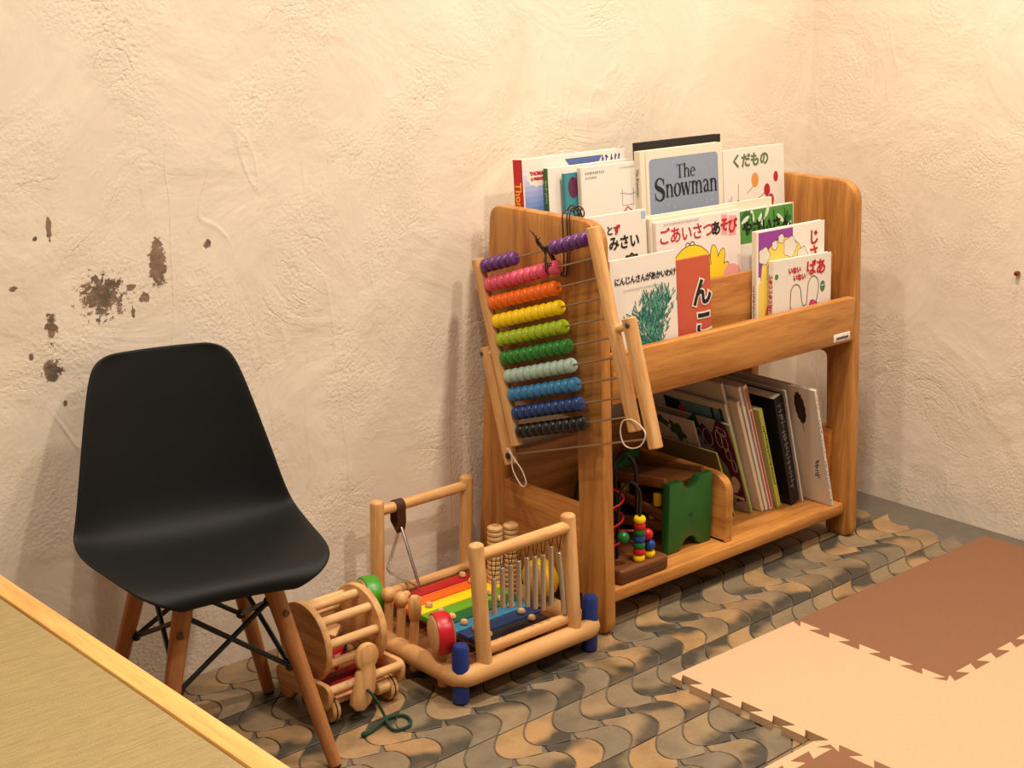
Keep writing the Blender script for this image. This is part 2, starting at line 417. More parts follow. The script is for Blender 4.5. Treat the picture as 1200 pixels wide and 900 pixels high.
PER, STEP = .157, .0575
TAB = [(0, .026), (.016, .036), (.033, .036), (.050, .027), (.070, .003), (.089, -.021), (.105, -.034), (.120, -.038), (.133, -.035), (.143, -.024), (.150, -.004)]
def gwave(d):
    n = math.floor(d/PER); d -= n*PER
    N = len(TAB)
    for i in range(N):
        a = TAB[i]; bb = TAB[i+1] if i+1 < N else (PER, TAB[0][1])
        if a[0] <= d <= bb[0]:
            t = (d-a[0])/(bb[0]-a[0])
            p0 = TAB[i-1][1]; p3 = TAB[(i+2) % N][1]
            p1, p2 = a[1], bb[1]
            return .5*((2*p1) + (p2-p0)*t + (2*p0-5*p1+4*p2-p3)*t*t + (3*p1-p0-3*p2+p3)*t**3)
    return TAB[0][1]
def tile_outline(kind):
    g = .0011
    if kind == 'A': dl, dr = (.072, .155), (.072, .1395)
    else: dl, dr = (.155, .229), (.1395, .229)
    n = 9
    def side(d0, d1, off, sg):
        out = []
        for i in range(n+1):
            d = d0 + (d1-d0)*i/n; e = .0005
            tx, td = (gwave(d+e)-gwave(d-e)), 2*e; l = math.hypot(tx, td)
            nx, nd_ = td/l, -tx/l                     # normal towards +x in (x, d) space
            out.append((gwave(d)+off + sg*nx*g, d + sg*nd_*g))
        return out
    e = .0012
    Ls = side(dl[0]+e, dl[1]-e, 0, 1); Rs = side(dr[0]+e, dr[1]-e, STEP, -1)
    return [(x, -d) for x, d in Ls] + [(x, -d) for x, d in Rs[::-1]]
def tile_bm(kind, bm=None, off=(0, 0)):
    own = bm or bmesh.new()
    P = tile_outline(kind); N = len(P)
    c = Vector((sum(p[0] for p in P)/N, sum(p[1] for p in P)/N))
    ins = []
    for i in range(N):
        a = Vector(P[i-1]); p = Vector(P[i]); q = Vector(P[(i+1) % N]); t = (q-a).normalized()
        ins.append(p + Vector((-t.y, t.x))*.0011)
    if off[1]: # tiles cut off along the back wall
        P = [(p[0], min(p[1], -.0012-off[1])) for p in P]; ins = [Vector((p.x, min(p.y, -.002-off[1]))) for p in ins]
    lo = [own.verts.new((p[0]+off[0], p[1]+off[1], -.003)) for p in P]
    mid = [own.verts.new((p[0]+off[0], p[1]+off[1], -.0008)) for p in P]
    top = [own.verts.new((p[0]+off[0], p[1]+off[1], 0)) for p in ins]
    for i in range(N):
        j = (i+1) % N
        own.faces.new((lo[i], lo[j], mid[j], mid[i])); own.faces.new((mid[i], mid[j], top[j], top[i]))
    own.faces.new(top)
    return own
def tile_mesh(kind):
    bm = tile_bm(kind); bmesh.ops.recalc_face_normals(bm, faces=bm.faces[:])
    me = bpy.data.meshes.new('tile_' + kind.lower()); bm.to_mesh(me); bm.free(); me.materials.append(tm); return me
tmesh = {k: tile_mesh(k) for k in 'AB'}
cells = []
camL = cam.location; cM = cam.rotation_euler.to_matrix().transposed()
def frame_xy(p):
    v = cM @ (Vector(p) - camL); return (600 + 1802*v.x/-v.z, 450 - 1802*v.y/-v.z)
for row in range(0, 10):
    for colm in range(-28, 22):
        ox = -1.109 + colm*STEP; oy = -.392 + .157*3 - row*PER
        for kd, yc in (('A', -.11), ('B', -.18)):
            x, y = ox + .03, oy + yc
            P = [(px+ox, py+oy) for px, py in tile_outline(kd)]
            if max(p[0] for p in P) > -.045 or min(p[1] for p in P) > -.012 or min(p[0] for p in P) < -2.4: continue
            cut = max(p[1] for p in P) > -.001
            if y < -1.35: continue
            u, v = frame_xy((x, y, 0))
            onmat = x > -.93 and y < -.56 or x > -1.2 and y < -.87
            vis = not cut and -20 < u < 1220 and v < 915 and not onmat and x > -1.87
            cells.append((not vis, (Vector((x, y, 0))-camL).length, kd, ox, oy))
cells.sort()
rest = bmesh.new(); nt_ = 0
for hid, dist, kd, ox, oy in cells:
    if not hid and nt_ < 298:
        o = bpy.data.objects.new('floor_tile', tmesh[kd]); COL.objects.link(o); o.location = (ox, oy, 0); o.parent = floor; nt_ += 1
    else: tile_bm(kd, rest, (ox, oy))
ro = finish('floor_tile_remainder', rest, tm, floor, smooth=False); ro['kind'] = 'stuff'
print('floor tiles', nt_, len(cells))

# raised tatami platform in the lower left
pf = thing('tatami_platform', 'raised platform of straw matting with a pale wooden edge, lower left corner', 'platform', T(-1.869, -1.2, 0))
box('platform_body', (-1.4, -2.0, 0), (-.02, 1.185, .285), WALNUT('y'), pf, bev=.002)
edge = wood('platform_edge', srgb(240, 186, 110), srgb(216, 154, 82), 'y', scale=1.2, rough=.45)
box('edge_trim', (-.030, -2.0, .255), (0, 1.19, .320), edge, pf, bev=.003)
ttm, nt, b = new_mat('tatami_straw'); L = nt.links.new
tc = nd(nt, 'ShaderNodeTexCoord')
wv = nd(nt, 'ShaderNodeTexWave', wave_type='BANDS', bands_direction='Y', i_Scale=95.0, i_Distortion=.6, i_Detail=2.0); L(tc.outputs['Object'], wv.inputs['Vector'])
mp = nd(nt, 'ShaderNodeMapping'); mp.inputs['Scale'].default_value = (30, 420, 1); L(tc.outputs['Object'], mp.inputs['Vector'])
n1 = nd(nt, 'ShaderNodeTexNoise', i_Scale=1.0, i_Detail=4.0); L(mp.outputs[0], n1.inputs['Vector'])
cr = nd(nt, 'ShaderNodeValToRGB'); cr.color_ramp.elements[0].color = srgb(146, 127, 82); cr.color_ramp.elements[1].color = srgb(166, 146, 96)
cr.color_ramp.elements[0].position = .3; cr.color_ramp.elements[1].position = .7
L(n1.outputs[0], cr.inputs[0]); L(cr.outputs[0], b.inputs['Base Color']); b.inputs['Roughness'].default_value = .7
bp = nd(nt, 'ShaderNodeBump', i_Strength=.35, i_Distance=.0015); L(wv.outputs['Color'], bp.inputs['Height']); L(bp.outputs[0], b.inputs['Normal'])
box('tatami_surface', (-1.4, -2.0, .285), (-.0315, 1.185, .3175), ttm, pf, bev=.002)

# foam puzzle mat
def foam(name, rgb):
    return plain(name, rgb, .85, .2, var=.07, scale=160, bump=.12)
beige = foam('foam_beige', srgb(198, 166, 129)); brown = foam('foam_brown', srgb(132, 92, 66))
PIT = .298; NT = 5; TD = .0175
def dove(flip):
    """interlocking edge: list of (s, offset) along one side of length PIT"""
    out = []; w = PIT/NT; fl = .0062
    for i in range(NT):
        s0 = i*w; a = s0 + w*.25; c = s0 + w*.75
        out += [(a + fl, 0), (a - fl, TD), (c + fl, TD), (c - fl, 0)]
    return [(s, (o - TD/2)*flip) for s, o in out]
def foam_mesh(P):
    bm = bmesh.new(); n = len(P)
    top = [bm.verts.new((x, y, .0065)) for x, y in P]; bot = [bm.verts.new((x, y, -.0065)) for x, y in P]
    f1 = bm.faces.new(top)
    for i in range(n): bm.faces.new((top[i], bot[i], bot[(i+1) % n], top[(i+1) % n]))
    low_of = dict(zip(top, bot))
    res = bmesh.ops.triangulate(bm, faces=[f1], ngon_method='EAR_CLIP')
    for f in res['faces']: bm.faces.new([low_of[v] for v in reversed(f.verts)])
    bmesh.ops.recalc_face_normals(bm, faces=bm.faces[:])
    me = bpy.data.meshes.new('foam_mat_tile'); bm.to_mesh(me); bm.free(); return me
X0, Y0 = -.9635, -.524
def mat_tile(i, j, mat, label, straight=()):
    """tile in column i (along x) and row j (towards the viewer)"""
    ax, ay = X0 + i*PIT, Y0 - j*PIT
    P = []
    # far side, left to right
    for side in 'FRNL':
        if side in straight:
            P.append({'F': (ax - (TD/2 if (i, j) == (0, 0) else 0), ay), 'R': (ax+PIT, ay), 'N': (ax+PIT, ay-PIT), 'L': (ax, ay-PIT)}[side]); continue
        st = dove(1)
        if side == 'F': P.append((ax, ay)); P += [(ax+s, ay-o) for s, o in st]
        if side == 'R': P.append((ax+PIT, ay)); P += [(ax+PIT+o, ay-s) for s, o in st]
        if side == 'N': P.append((ax+PIT, ay-PIT)); P += [(ax+s, ay-PIT-o) for s, o in st[::-1]]
        if side == 'L': P.append((ax, ay-PIT)); P += [(ax+o, ay-s) for s, o in st[::-1]]
    me = foam_mesh(P)
    cx, cy = ax+PIT/2, ay-PIT/2
    me.transform(T(-cx, -cy, 0))
    o = place('foam_mat_tile', me, mat, M=T(cx, cy, .0068), smooth=False)
    tag(o, label, 'foam mat', 'interlocking foam floor tiles'); return o
mat_tile(0, 0, beige, 'beige foam tile with open notched edge, nearest the shelf foot', ('F',))
mat_tile(1, 0, brown, 'brown foam tile next to the beige tile, in front of the bookshelf', ('F',))
mat_tile(2, 0, brown, 'brown foam tile at the far right, beside the plaster wall', ('F', 'R'))
mat_tile(0, 1, beige, 'beige foam tile at the lower edge, between brown corner and beige tile', ())
mat_tile(1, 1, beige, 'beige foam tile below the brown tile, lower right of the picture', ())
mat_tile(2, 1, beige, 'beige foam tile at the right edge below the far right brown tile', ())
mat_tile(-1, 1, brown, 'brown foam tile whose corner shows at the bottom edge', ())
# straight border strip along the far side of that brown tile
ax, ay = X0 - PIT, Y0 - PIT
P = [(ax, ay+.022)] + [(ax+PIT-.0095, ay+.022)] + [(ax+PIT-.0008, ay+.0005)]
P += [(ax+s, ay-o) for s, o in dove(1)[::-1]] + [(ax, ay)]
me = foam_mesh(P)
tag(place('foam_border_strip', me, beige, M=T(0, 0, .0068), smooth=False), 'narrow beige foam border strip along the brown corner tile', 'foam strip')
# ================================================================== bookshelf
SX = (-.925, -.225)                          # outer faces of the two side panels
shelf = thing('bookshelf', 'oak picture-book rack with two slotted sides and three display tiers', 'bookshelf', T(-.575, -.17, 0))
SM = T(.575, .17, 0)                         # world -> shelf local
def sbox(name, lo, hi, mat, bev=.003):
    bm = box_bm(lo, hi, bev); bm.transform(SM); return finish(name, bm, mat, shelf)
yf = lambda z: -.338 + .052*z                # sloping front edge of a side panel
yb = lambda z: -.008 - .050*z
def side_panel(x0, x1):
    out = rounded([(yb(0)-.0, 0), (yf(0), 0), (yf(.695), .695), (yb(.695), .695)], [.018, .022, .045, .03], 8)
    # two posts joined by the wide upper part
    o1 = rounded([(yb(0), 0), (-.078, 0), (-.078, .362), (yf(.362)+.062, .362), (yf(0)+.060, 0), (yf(0), 0), (yf(.695), .695), (yb(.695), .695)],
                 [.010, .010, .014, .014, .012, .022, .045, .03], 7)
    M = SM @ T((x0+x1)/2, 0, 0) @ YZ
    pn = slab('side_panel', [o1], x1-x0, OAK('z', .062), shelf, M, bev=.005)
    bd = [(-.076, .058), (yf(.058)+.0605, .058), (yf(.213)+.0605, .213), (-.076, .213)]
    slab('side_board', [bd], (x1-x0)-.006, OAK('y'), shelf, M, bev=.002)
    return pn
side_panel(SX[0], SX[0]+.024); side_panel(SX[1]-.024, SX[1])
xi0, xi1 = SX[0]+.024, SX[1]-.024
sbox('front_rail', (xi0, -.318, .395), (xi1, -.298, .479), OAK('x'))
sbox('tier_floor', (xi0, -.300, .396), (xi1, -.250, .406), OAK('x'), .001)
sbox('display_rail', (xi0, -.263, .400), (xi1, -.252, .554), OAK('x'))
sbox('tier_floor', (xi0, -.254, .440), (xi1, -.182, .450), OAK('x'), .001)
sbox('display_rail', (xi0, -.190, .445), (xi1, -.178, .572), OAK('x'))
sbox('tier_floor', (xi0, -.180, .513), (xi1, -.058, .525), OAK('x'), .001)
sbox('back_panel', (xi0, -.060, .36), (xi1, -.050, .640), OAK('x'), .002)
# bottom board, low back board, and the divider
sbox('bottom_shelf', (xi0, -.322, .046), (xi1, -.040, .070), OAK('x'), .006)
sbox('low_back_board', (xi0, -.040, .046), (xi1, -.026, .240), OAK('x'), .003)
slab('divider', [rounded([(-.042, .070), (-.305, .070), (-.305, .197), (-.042, .197)], [.001, .001, .045, .008], 8)], .020, OAK('y'), shelf, SM @ T(-.577, 0, 0) @ YZ, .004)
sbox('side_board', (xi1-.013, -.286, .0702), (xi1-.0002, -.05, .212), OAKD('y'), .003)
# maker's plate on the front rail
plate = sbox('maker_plate', (-.312, -.3195, .401), (-.262, -.3178, .416), plain('plate_white', srgb(236, 228, 214), .5), .001)
tx = text('yamatoya', .0095, (-.287 + .575, .4085), plain('ink_grey', srgb(70, 66, 64), .6), shelf, y=-.3203 + .17, bold=.0001, name='plate_lettering')

# ================================================================== chair
CH = T(-1.608, -.2243, 0) @ Matrix.Rotation(R(-12.7), 4, 'Z')
chair = thing('shell_chair', 'small chair with a moulded black plastic shell on wooden dowel legs', 'chair', CH)
#        f      z     hw    curl
PROF = [(.131, .286, .080, -.005), (.137, .295, .104, -.004), (.134, .303, .123, -.001), (.119, .307, .138, .004), (.088, .304, .149, .010),
        (.045, .296, .156, .017), (.000, .289, .163, .021), (-.045, .284, .168, .027), (-.082, .286, .168, .033), (-.108, .298, .166, .038), (-.124, .320, .163, .040),
        (-.133, .350, .157, .039), (-.140, .390, .148, .036), (-.148, .430, .138, .031), (-.155, .470, .128, .026), (-.162, .510, .117, .021), (-.167, .537, .107, .016),
        (-.170, .552, .093, .012), (-.171, .559, .070, .009)]
bm = bmesh.new(); NS = 16; grid = []
for i, (f, z, hw, cu) in enumerate(PROF):
    a = PROF[max(i-1, 0)]; c = PROF[min(i+1, len(PROF)-1)]
    t = Vector((0, -(c[0]-a[0]), c[1]-a[1])).normalized(); n = Vector((0, -t.z, t.y)).normalized()   # local front is -y
    if n.z < -.2: n = -n
    if i < 9 and n.z < 0: n = -n
    row = []
    for k in range(NS+1):
        s = -1 + 2*k/NS; e = abs(s)**2.4
        w = hw*s - (.10*cu*s*abs(s)**4)
        row.append(bm.verts.new(Vector((w, -f, z)) + n*cu*e))
    grid.append(row)
for A, B in zip(grid, grid[1:]):
    for k in range(NS): bm.faces.new((A[k], A[k+1], B[k+1], B[k]))
black = plain('black_plastic', srgb(16, 16, 15), .6, .25, var=.05, scale=400, bump=.05)
sh = finish('seat_shell', bm, black, chair, angle=180)
md = sh.modifiers.new('thick', 'SOLIDIFY'); md.thickness = .0055; md.offset = -1
md = sh.modifiers.new('smooth', 'SUBSURF'); md.levels = 2; md.render_levels = 2
steel_b = plain('black_steel', srgb(16, 15, 16), .4, .5)
legs = {}
for sx in (-1, 1):
    for sy in (-1, 1):
        foot = Vector((sx*.128, sy*.131, .004)); top = Vector((sx*.062, sy*.088, .272))
        lg = dowel('leg', foot, top, .0095, LEGW('z'), chair, r2=.0135, bev=.001)
        gl = dowel('foot_glide', foot + Vector((0, 0, -.004)), foot + Vector((-sx*.001, -sy*.001, .004)), .0085, steel_b, chair, bev=.001)
        u = (top-foot)/.268
        legs[sx, sy] = (foot, u)
at = lambda sx, sy, z: legs[sx, sy][0] + legs[sx, sy][1]*z
for sx in (-1, 1):
    for sy in (-1, 1):
        p = at(sx, sy, .232); out = Vector((sx*.25, sy*1, 0)).normalized()
        dowel('leg_bolt', p + out*.010, p + out*.0148, .0055, plain('bolt_steel', srgb(120, 96, 76), .35, metal=.8), chair, bev=.0012)
        q = at(sx, sy, .150); inn = Vector((-sx, -sy*.6, 0)).normalized()
        bmq = bmesh.new(); bmesh.ops.create_uvsphere(bmq, u_segments=12, v_segments=8, radius=.0074)
        finish('brace_joint', bmq, steel_b, chair, T(*(q + inn*.014)))
        bmq = bmesh.new(); bmesh.ops.create_uvsphere(bmq, u_segments=12, v_segments=8, radius=.0074)
        finish('brace_joint', bmq, steel_b, chair, T(*(at(sx, sy, .246) + inn*.012)))
def brace(a, b_):
    ia = Vector((-a[0], -a[1]*.6, 0)).normalized(); ib = Vector((-b_[0], -b_[1]*.6, 0)).normalized()
    dowel('brace_rod', at(*a, .246) + ia*.012, at(*b_, .150) + ib*.014, .0037, steel_b, chair, seg=10, bev=.0005)
for a, b_ in (((-1, -1), (1, -1)), ((1, -1), (-1, -1)), ((1, -1), (1, 1)), ((1, 1), (1, -1)), ((1, 1), (-1, 1)), ((-1, 1), (1, 1)), ((-1, 1), (-1, -1)), ((-1, -1), (-1, 1))):
    brace(a, b_)
for sy in (-1, 1):
    tube('seat_mount', [(-.065, sy*.086, .262), (-.03, sy*.05, .272), (.03, sy*.05, .272), (.065, sy*.086, .262)], .0045, steel_b, chair, smooth_n=4)

# ================================================================== abacus hung on the shelf side
AB = Matrix(((0, 1, 0, -.957), (-.951, 0, .309, -.1458), (.309, 0, .951, .2977), (0, 0, 0, 1)))
ab = thing('bead_abacus', 'wooden abacus with ten rows of coloured beads hung on the shelf side', 'abacus', AB)
for x in (0.004, .290):
    dowel('frame_post', (x, 0, 0), (x, 0, .323), .0110, BEECH('z'), ab, bev=.0015)
for x, sg in ((-.021, -1), (.327, 1)):
    dowel('stand_leg', (x, 0, -.030), (x, 0, .175), .0115, BEECH('z'), ab, bev=.0015)
    dowel('pivot_peg', (.004 if sg < 0 else .290, 0, .162), (x, 0, .162), .0065, BEECHP('z'), ab)
    dowel('pivot_screw', (x + sg*.004, -.009, .164), (x + sg*.004, -.0125, .164), .0042, plain('screw_steel', srgb(90, 90, 92), .3, metal=.9), ab, bev=.0008)
rodm = plain('rod_steel', srgb(150, 132, 112), .3, metal=.8)
dowel('stand_rod', (-.021, 0, -.014), (.327, 0, -.014), .0018, rodm, ab, seg=8, bev=.0002)
dowel('rod_cap', (-.012, -.010, -.014), (-.012, -.014, -.014), .0055, plain('black_paint', srgb(14, 13, 13), .4), ab)
ROWS = [('purple', (94, 44, 106)), ('pink', (222, 84, 110)), ('orange', (240, 108, 10)), ('yellow', (250, 214, 0)), ('lime', (160, 186, 22)), ('green', (38, 122, 40)),
        ('mint_grey', (170, 196, 180)), ('sky_blue', (48, 122, 170)), ('navy', (24, 58, 116)), ('black', (18, 18, 20))]
BP = .0168
bead_prof = [(.0024, -.0081), (.0080, -.0080), (.0104, -.0066), (.0119, -.0035), (.0123, 0), (.0119, .0035), (.0104, .0066), (.0080, .0080), (.0024, .0081)]
BASEM = None
for r_, (nm, rgb) in enumerate(ROWS):
    z = .308 - r_*.0316
    dowel('rod', (.004, 0, z), (.290, 0, z), .0017, rodm, ab, seg=8, bev=.0002)
    mat = plain('bead_' + nm, srgb(*rgb), .33, .5, var=.04)
    bmx = lathe_bm(bead_prof, 20); bmesh.ops.recalc_face_normals(bmx, faces=bmx.faces[:])
    me = bpy.data.meshes.new('bead_' + nm); bmx.to_mesh(me); bmx.free(); me.materials.append(mat)
    me.polygons.foreach_set('use_smooth', [True]*len(me.polygons))
    xs = [.0245 + BP*k for k in range(10)]
    if r_ == 0: xs = xs[:5] + [.0245 + BP*4 + .107 + BP*k for k in range(5)]
    if r_ == 1: xs = xs[:9] + [xs[9] + .0115]
    for x in xs:
        o = bpy.data.objects.new('bead', me); COL.objects.link(o); o.parent = ab
        o.matrix_basis = T(x, 0, z) @ Matrix.Rotation(R(90), 4, 'Y') @ Matrix.Rotation(random.random()*6, 4, 'Z')
# twisted wire that hangs it from the panel top, and the string loops below
wire = plain('dark_wire', srgb(58, 44, 32), .5)
ABi = AB.inverted()
W = lambda x, y, z: tuple(ABi @ Vector((x, y, z)))
for k, dy in enumerate((0, .010, .016)):
    tube('hanging_wire', [(.175 + .002*k, -.004, .300), (.182, -.006 + .003*k, .312), W(-.934, -.232 - dy*.6, .60), W(-.929, -.228 - dy, .66), W(-.929, -.226 - dy, .698), W(-.915, -.224 - dy, .705 + .004*k), W(-.897, -.222 - dy, .695), W(-.896, -.22 - dy, .66)],
         .0012, wire, ab, seg=6, smooth_n=5)
for k in range(4):
    a = k*1.4
    tube('wire_tail', [(.178, -.004, .302), (.172 + .004*math.cos(a), -.010, .322), (.160 + .010*k, -.012 - .003*k, .345 - .006*k)], .0011, wire, ab, seg=6, smooth_n=4)
    tube('wire_tail', [(.178, -.004, .302), (.182 + .003*math.sin(a), -.013, .288), (.178 + .006*k, -.012, .272 + .004*k)], .0011, wire, ab, seg=6, smooth_n=4)
tube('wire_curl', [W(-.915, -.232 + .008*math.cos(t*.9) - .002*t, .706 + .008*math.sin(t*.9)) for t in range(0, 16)], .0011, wire, ab, seg=6, smooth_n=3)
string = plain('white_string', srgb(232, 218, 196), .9)
def loopstring(x, z, pts):
    tube('string_loop', [(x + px, py, z + pz) for px, py, pz in pts], .0011, string, ab, seg=6, smooth_n=6, closed=True)
loopstring(-.012, -.014, [(.004, -.014, .012), (.010, -.012, .0), (.006, -.012, -.024), (.020, -.013, -.052), (.034, -.013, -.050), (.030, -.013, -.026), (.016, -.013, -.006), (.010, -.014, .010)])
loopstring(.302, -.004, [(.004, -.013, .022), (-.022, -.010, .024), (-.034, -.010, .008), (-.030, -.012, -.012), (-.012, -.014, -.020), (.010, -.014, -.016), (.022, -.013, .002)])
# ================================================================== music toy (xylophone stand)
MT = T(-1.118, -.21, 0); MO = MT.inverted()
mus = thing('music_toy', 'wooden music toy with rainbow xylophone, hanging chimes and a triangle', 'toy', MT)
V3 = lambda x, y, z: tuple(MO @ Vector((x, y, z)))
x0, x1, y0, y1 = -1.262, -.974, -.358, -.060
loop = [(p[0], p[1], .043) for p in rounded([(x0, y0), (x1, y0), (x1, y1), (x0, y1)], .022, 6)]
pts = []
for a, b_ in zip(loop, loop[1:] + loop[:1]):
    pts.append(a)
    if (Vector(a)-Vector(b_)).length > .05: pts += [tuple(Vector(a).lerp(Vector(b_), k/6)) for k in range(1, 6)]
fr = tube('base_frame', [V3(*p) for p in pts], .0160, plain('beech_plain', srgb(206, 154, 96), .5, var=.08, scale=25), mus, seg=14, closed=True)
bm = box_bm((x0, y0, .036), (x1, y1, .042), .001); bm.transform(MO); finish('base_board', bm, WALNUT('x'), mus)
blue = plain('blue_lacquer', srgb(22, 46, 112), .4, .5)
for fx in (x0+.006, x1-.006):
    for fy in (y0+.007, y1-.007):
        prof = [(0, 0), (.010, 0), (.0135, .004), (.0135, .091), (.0105, .096), (0, .096)]
        finish('corner_foot', lathe_bm(prof, 18), blue, mus, T(*V3(fx, fy, 0)))
def mdow(name, p, q, r, mat, **k): return dowel(name, V3(*p), V3(*q), r, mat, mus, **k)
for px in (-1.212, -1.020):
    mdow('frame_post', (px, -.356, .050), (px-.008, -.346, .250), .0122, BEECH('z'), dome=.006)
mdow('hanging_bar', (-1.217, -.348, .228), (-1.028, -.348, .228), .0098, BEECH('z'))
mdow('lower_bar', (-1.205, -.347, .070), (-1.012, -.347, .070), .0092, BEECH('z'))
for px in (-1.190, -.996):
    mdow('frame_post', (px-.002, -.060, .050), (px, -.062, .234), .0118, BEECH('z'), dome=.006)
mdow('hanging_bar', (-1.190, -.062, .214), (-.996, -.062, .214), .0092, BEECH('z'))
mdow('lower_bar', (-1.190, -.075, .070), (-.996, -.075, .070), .0090, BEECH('z'))
# triangle on a leather strap
leather = plain('brown_leather', srgb(74, 40, 22), .6, bump=.3, scale=200)
chrome = plain('chrome', srgb(222, 218, 210), .22, metal=1)
st = bmesh.new(); SW = .0085
arc = [(-.062 + .0115*math.cos(a), .214 + .0115*math.sin(a)) for a in [R(k) for k in range(-20, 201, 20)]]
arc = [(-.068, .170), (-.052, .186)] + arc + [(-.0735, .186), (-.068, .168)]
inner = [(-.0685 if i in (0, len(arc)-1) else -.062 + (y+.062)*.84, .205 + (z-.205)*.93) for i, (y, z) in enumerate(arc)]
prev = None
for (oy, oz), (iy, iz) in zip(arc, inner):
    ring = [st.verts.new(V3(-1.147 + sx*SW, yy, zz)) for sx, yy, zz in ((-1, oy, oz), (1, oy, oz), (1, iy, iz), (-1, iy, iz))]
    if prev:
        for k in range(4): st.faces.new((prev[k], prev[(k+1) % 4], ring[(k+1) % 4], ring[k]))
    else: st.faces.new(ring[::-1])
    prev = ring
st.faces.new(prev)
finish('leather_strap', st, leather, mus)
tri = tube('triangle', [V3(-1.147, -.068, .178), V3(-1.147, -.072, .176), V3(-1.1455, -.113, .088), V3(-1.145, -.112, .084), V3(-1.144, -.030, .084), V3(-1.144, -.026, .088), V3(-1.1465, -.064, .174)], .0028, chrome, mus, seg=8)
# xylophone bars
XB = [('red', (176, 24, 28)), ('orange', (224, 100, 20)), ('yellow', (246, 206, 20)), ('light_green', (96, 158, 30)), ('dark_green', (22, 92, 46)), ('light_blue', (44, 116, 152)), ('dark_blue', (20, 48, 88)), ('navy', (24, 26, 40))]
for k in (-1, 1):
    bm = box_bm((-1.112 + k*.055 - .006, -.345, .042), (-1.112 + k*.055 + .006, -.085, .062), .001); bm.transform(MO); finish('bar_support', bm, BEECH('y'), mus)
for i, (nm, rgb) in enumerate(XB):
    yc = -.107 - i*.0300; xa = -1.200 + .0008*i; xb = -1.006 - .0060*i
    mat = plain('bar_' + nm, srgb(*rgb), .4, .45, var=.05)
    bm = box_bm((xa, yc-.0135, .062), (xb, yc+.0135, .0715), .0012); bm.transform(MO)
    bar = finish('xylophone_bar', bm, mat, mus)
    for f in (.17, .80):
        prof = [(.0025, -.004), (.0025, 0), (.0062, .002), (.0066, .005), (.0045, .0082), (0, .009)]
        finish('bar_peg', lathe_bm(prof, 12), BEECHP('z'), bar, T(*V3(xa + (xb-xa)*f, yc, .0712)))
# chimes
for i in range(9):
    x = -1.186 + i*.0172; L_ = .060 + .0056*i; zt = .199 - (.012 if i == 0 else 0) + random.uniform(-.004, .004)
    if i == 7: zt += .006
    tilt = .012 if i == 8 else 0
    al = plain('chime_aluminium', srgb(196, 186, 172), .32, metal=.75)
    ch = mdow('chime_tube', (x + tilt, -.350, zt - L_ - (.012 if i == 8 else 0)), (x, -.348, zt - (.008 if i == 8 else 0)), .0042, al, seg=12, bev=.0006)
    for sx in (-.004, .004):
        tube('chime_string', [V3(x, -.348, zt-.006), V3(x+sx, -.348, zt+.012), V3(x+sx*1.1, -.3485, .219), V3(x+sx*1.1, -.357, .229)], .0007, wire, mus, seg=5)
# beaters and knob pegs in the left rail, rollers, ribbed scrapers
for i, (yy, ht) in enumerate(((-.168, .118), (-.200, .120), (-.234, .120))):
    mdow('peg_stick', (-1.254, yy, .045), (-1.250, yy, ht-.012), .0074, BEECH('z'))
    if i < 2: prof = [(0, -.0125)] + [(.0125*math.cos(a), .0125*math.sin(a)) for a in [R(k) for k in range(-75, 90, 15)]] + [(0, .0125)]
    else: prof = [(.0062, -.024), (.0098, -.020), (.0108, 0), (.0100, .010), (.006, .016), (0, .0175)]
    finish('peg_head', lathe_bm(prof, 16), BEECH('z'), mus, T(*V3(-1.250, yy, ht)))
for yy in (-.234, -.306): mdow('peg_end', (-1.254, yy, .010), (-1.254, yy, .036), .0065 if yy > -.3 else .0085, BEECH('z'), bev=.003)
def roller(x, y, z, col, yaw=0, r=.036):
    rim = plain('rim_' + col[0], srgb(*col[1]), .35, .5)
    Mx = T(*V3(x, y, z)) @ Matrix.Rotation(R(yaw), 4, 'Z') @ Matrix.Rotation(R(90), 4, 'Y')
    core = finish('roller_disc', lathe_bm([(0, -.0155), (r-.008, -.0155), (r-.004, -.013), (r-.004, .013), (r-.008, .0155), (0, .0155)], 28), BEECHP('z'), mus, Mx)
    finish('roller_rim', lathe_bm([(r-.005, -.0125), (r-.001, -.0120), (r, -.009), (r, .009), (r-.001, .0120), (r-.005, .0125)], 28), rim, core)
    mdow('roller_post', (x, y, .045), (x, y, z-r+.004), .0095, BEECH('z'))
roller(-1.256, -.306, .100, ('red', (190, 16, 26)), yaw=-22, r=.033)
roller(-1.252, -.120, .100, ('green', (70, 150, 32)), yaw=-14, r=.034)
roller(-.987, -.240, .094, ('yellow', (240, 190, 20)), r=.033)
for gx, gy in ((-1.017, -.160), (-.990, -.170)):
    prof = [(0, .042)]
    for k in range(15):
        z = .044 + k*.0086; prof += [(.0105, z), (.0135, z+.0022), (.0135, z+.0058), (.0105, z+.0080)]
    prof += [(.0075, .174), (.0070, .168), (0, .168)]
    finish('ribbed_scraper', lathe_bm(prof, 16), BEECHP('z'), mus, T(*V3(gx, gy, 0)))

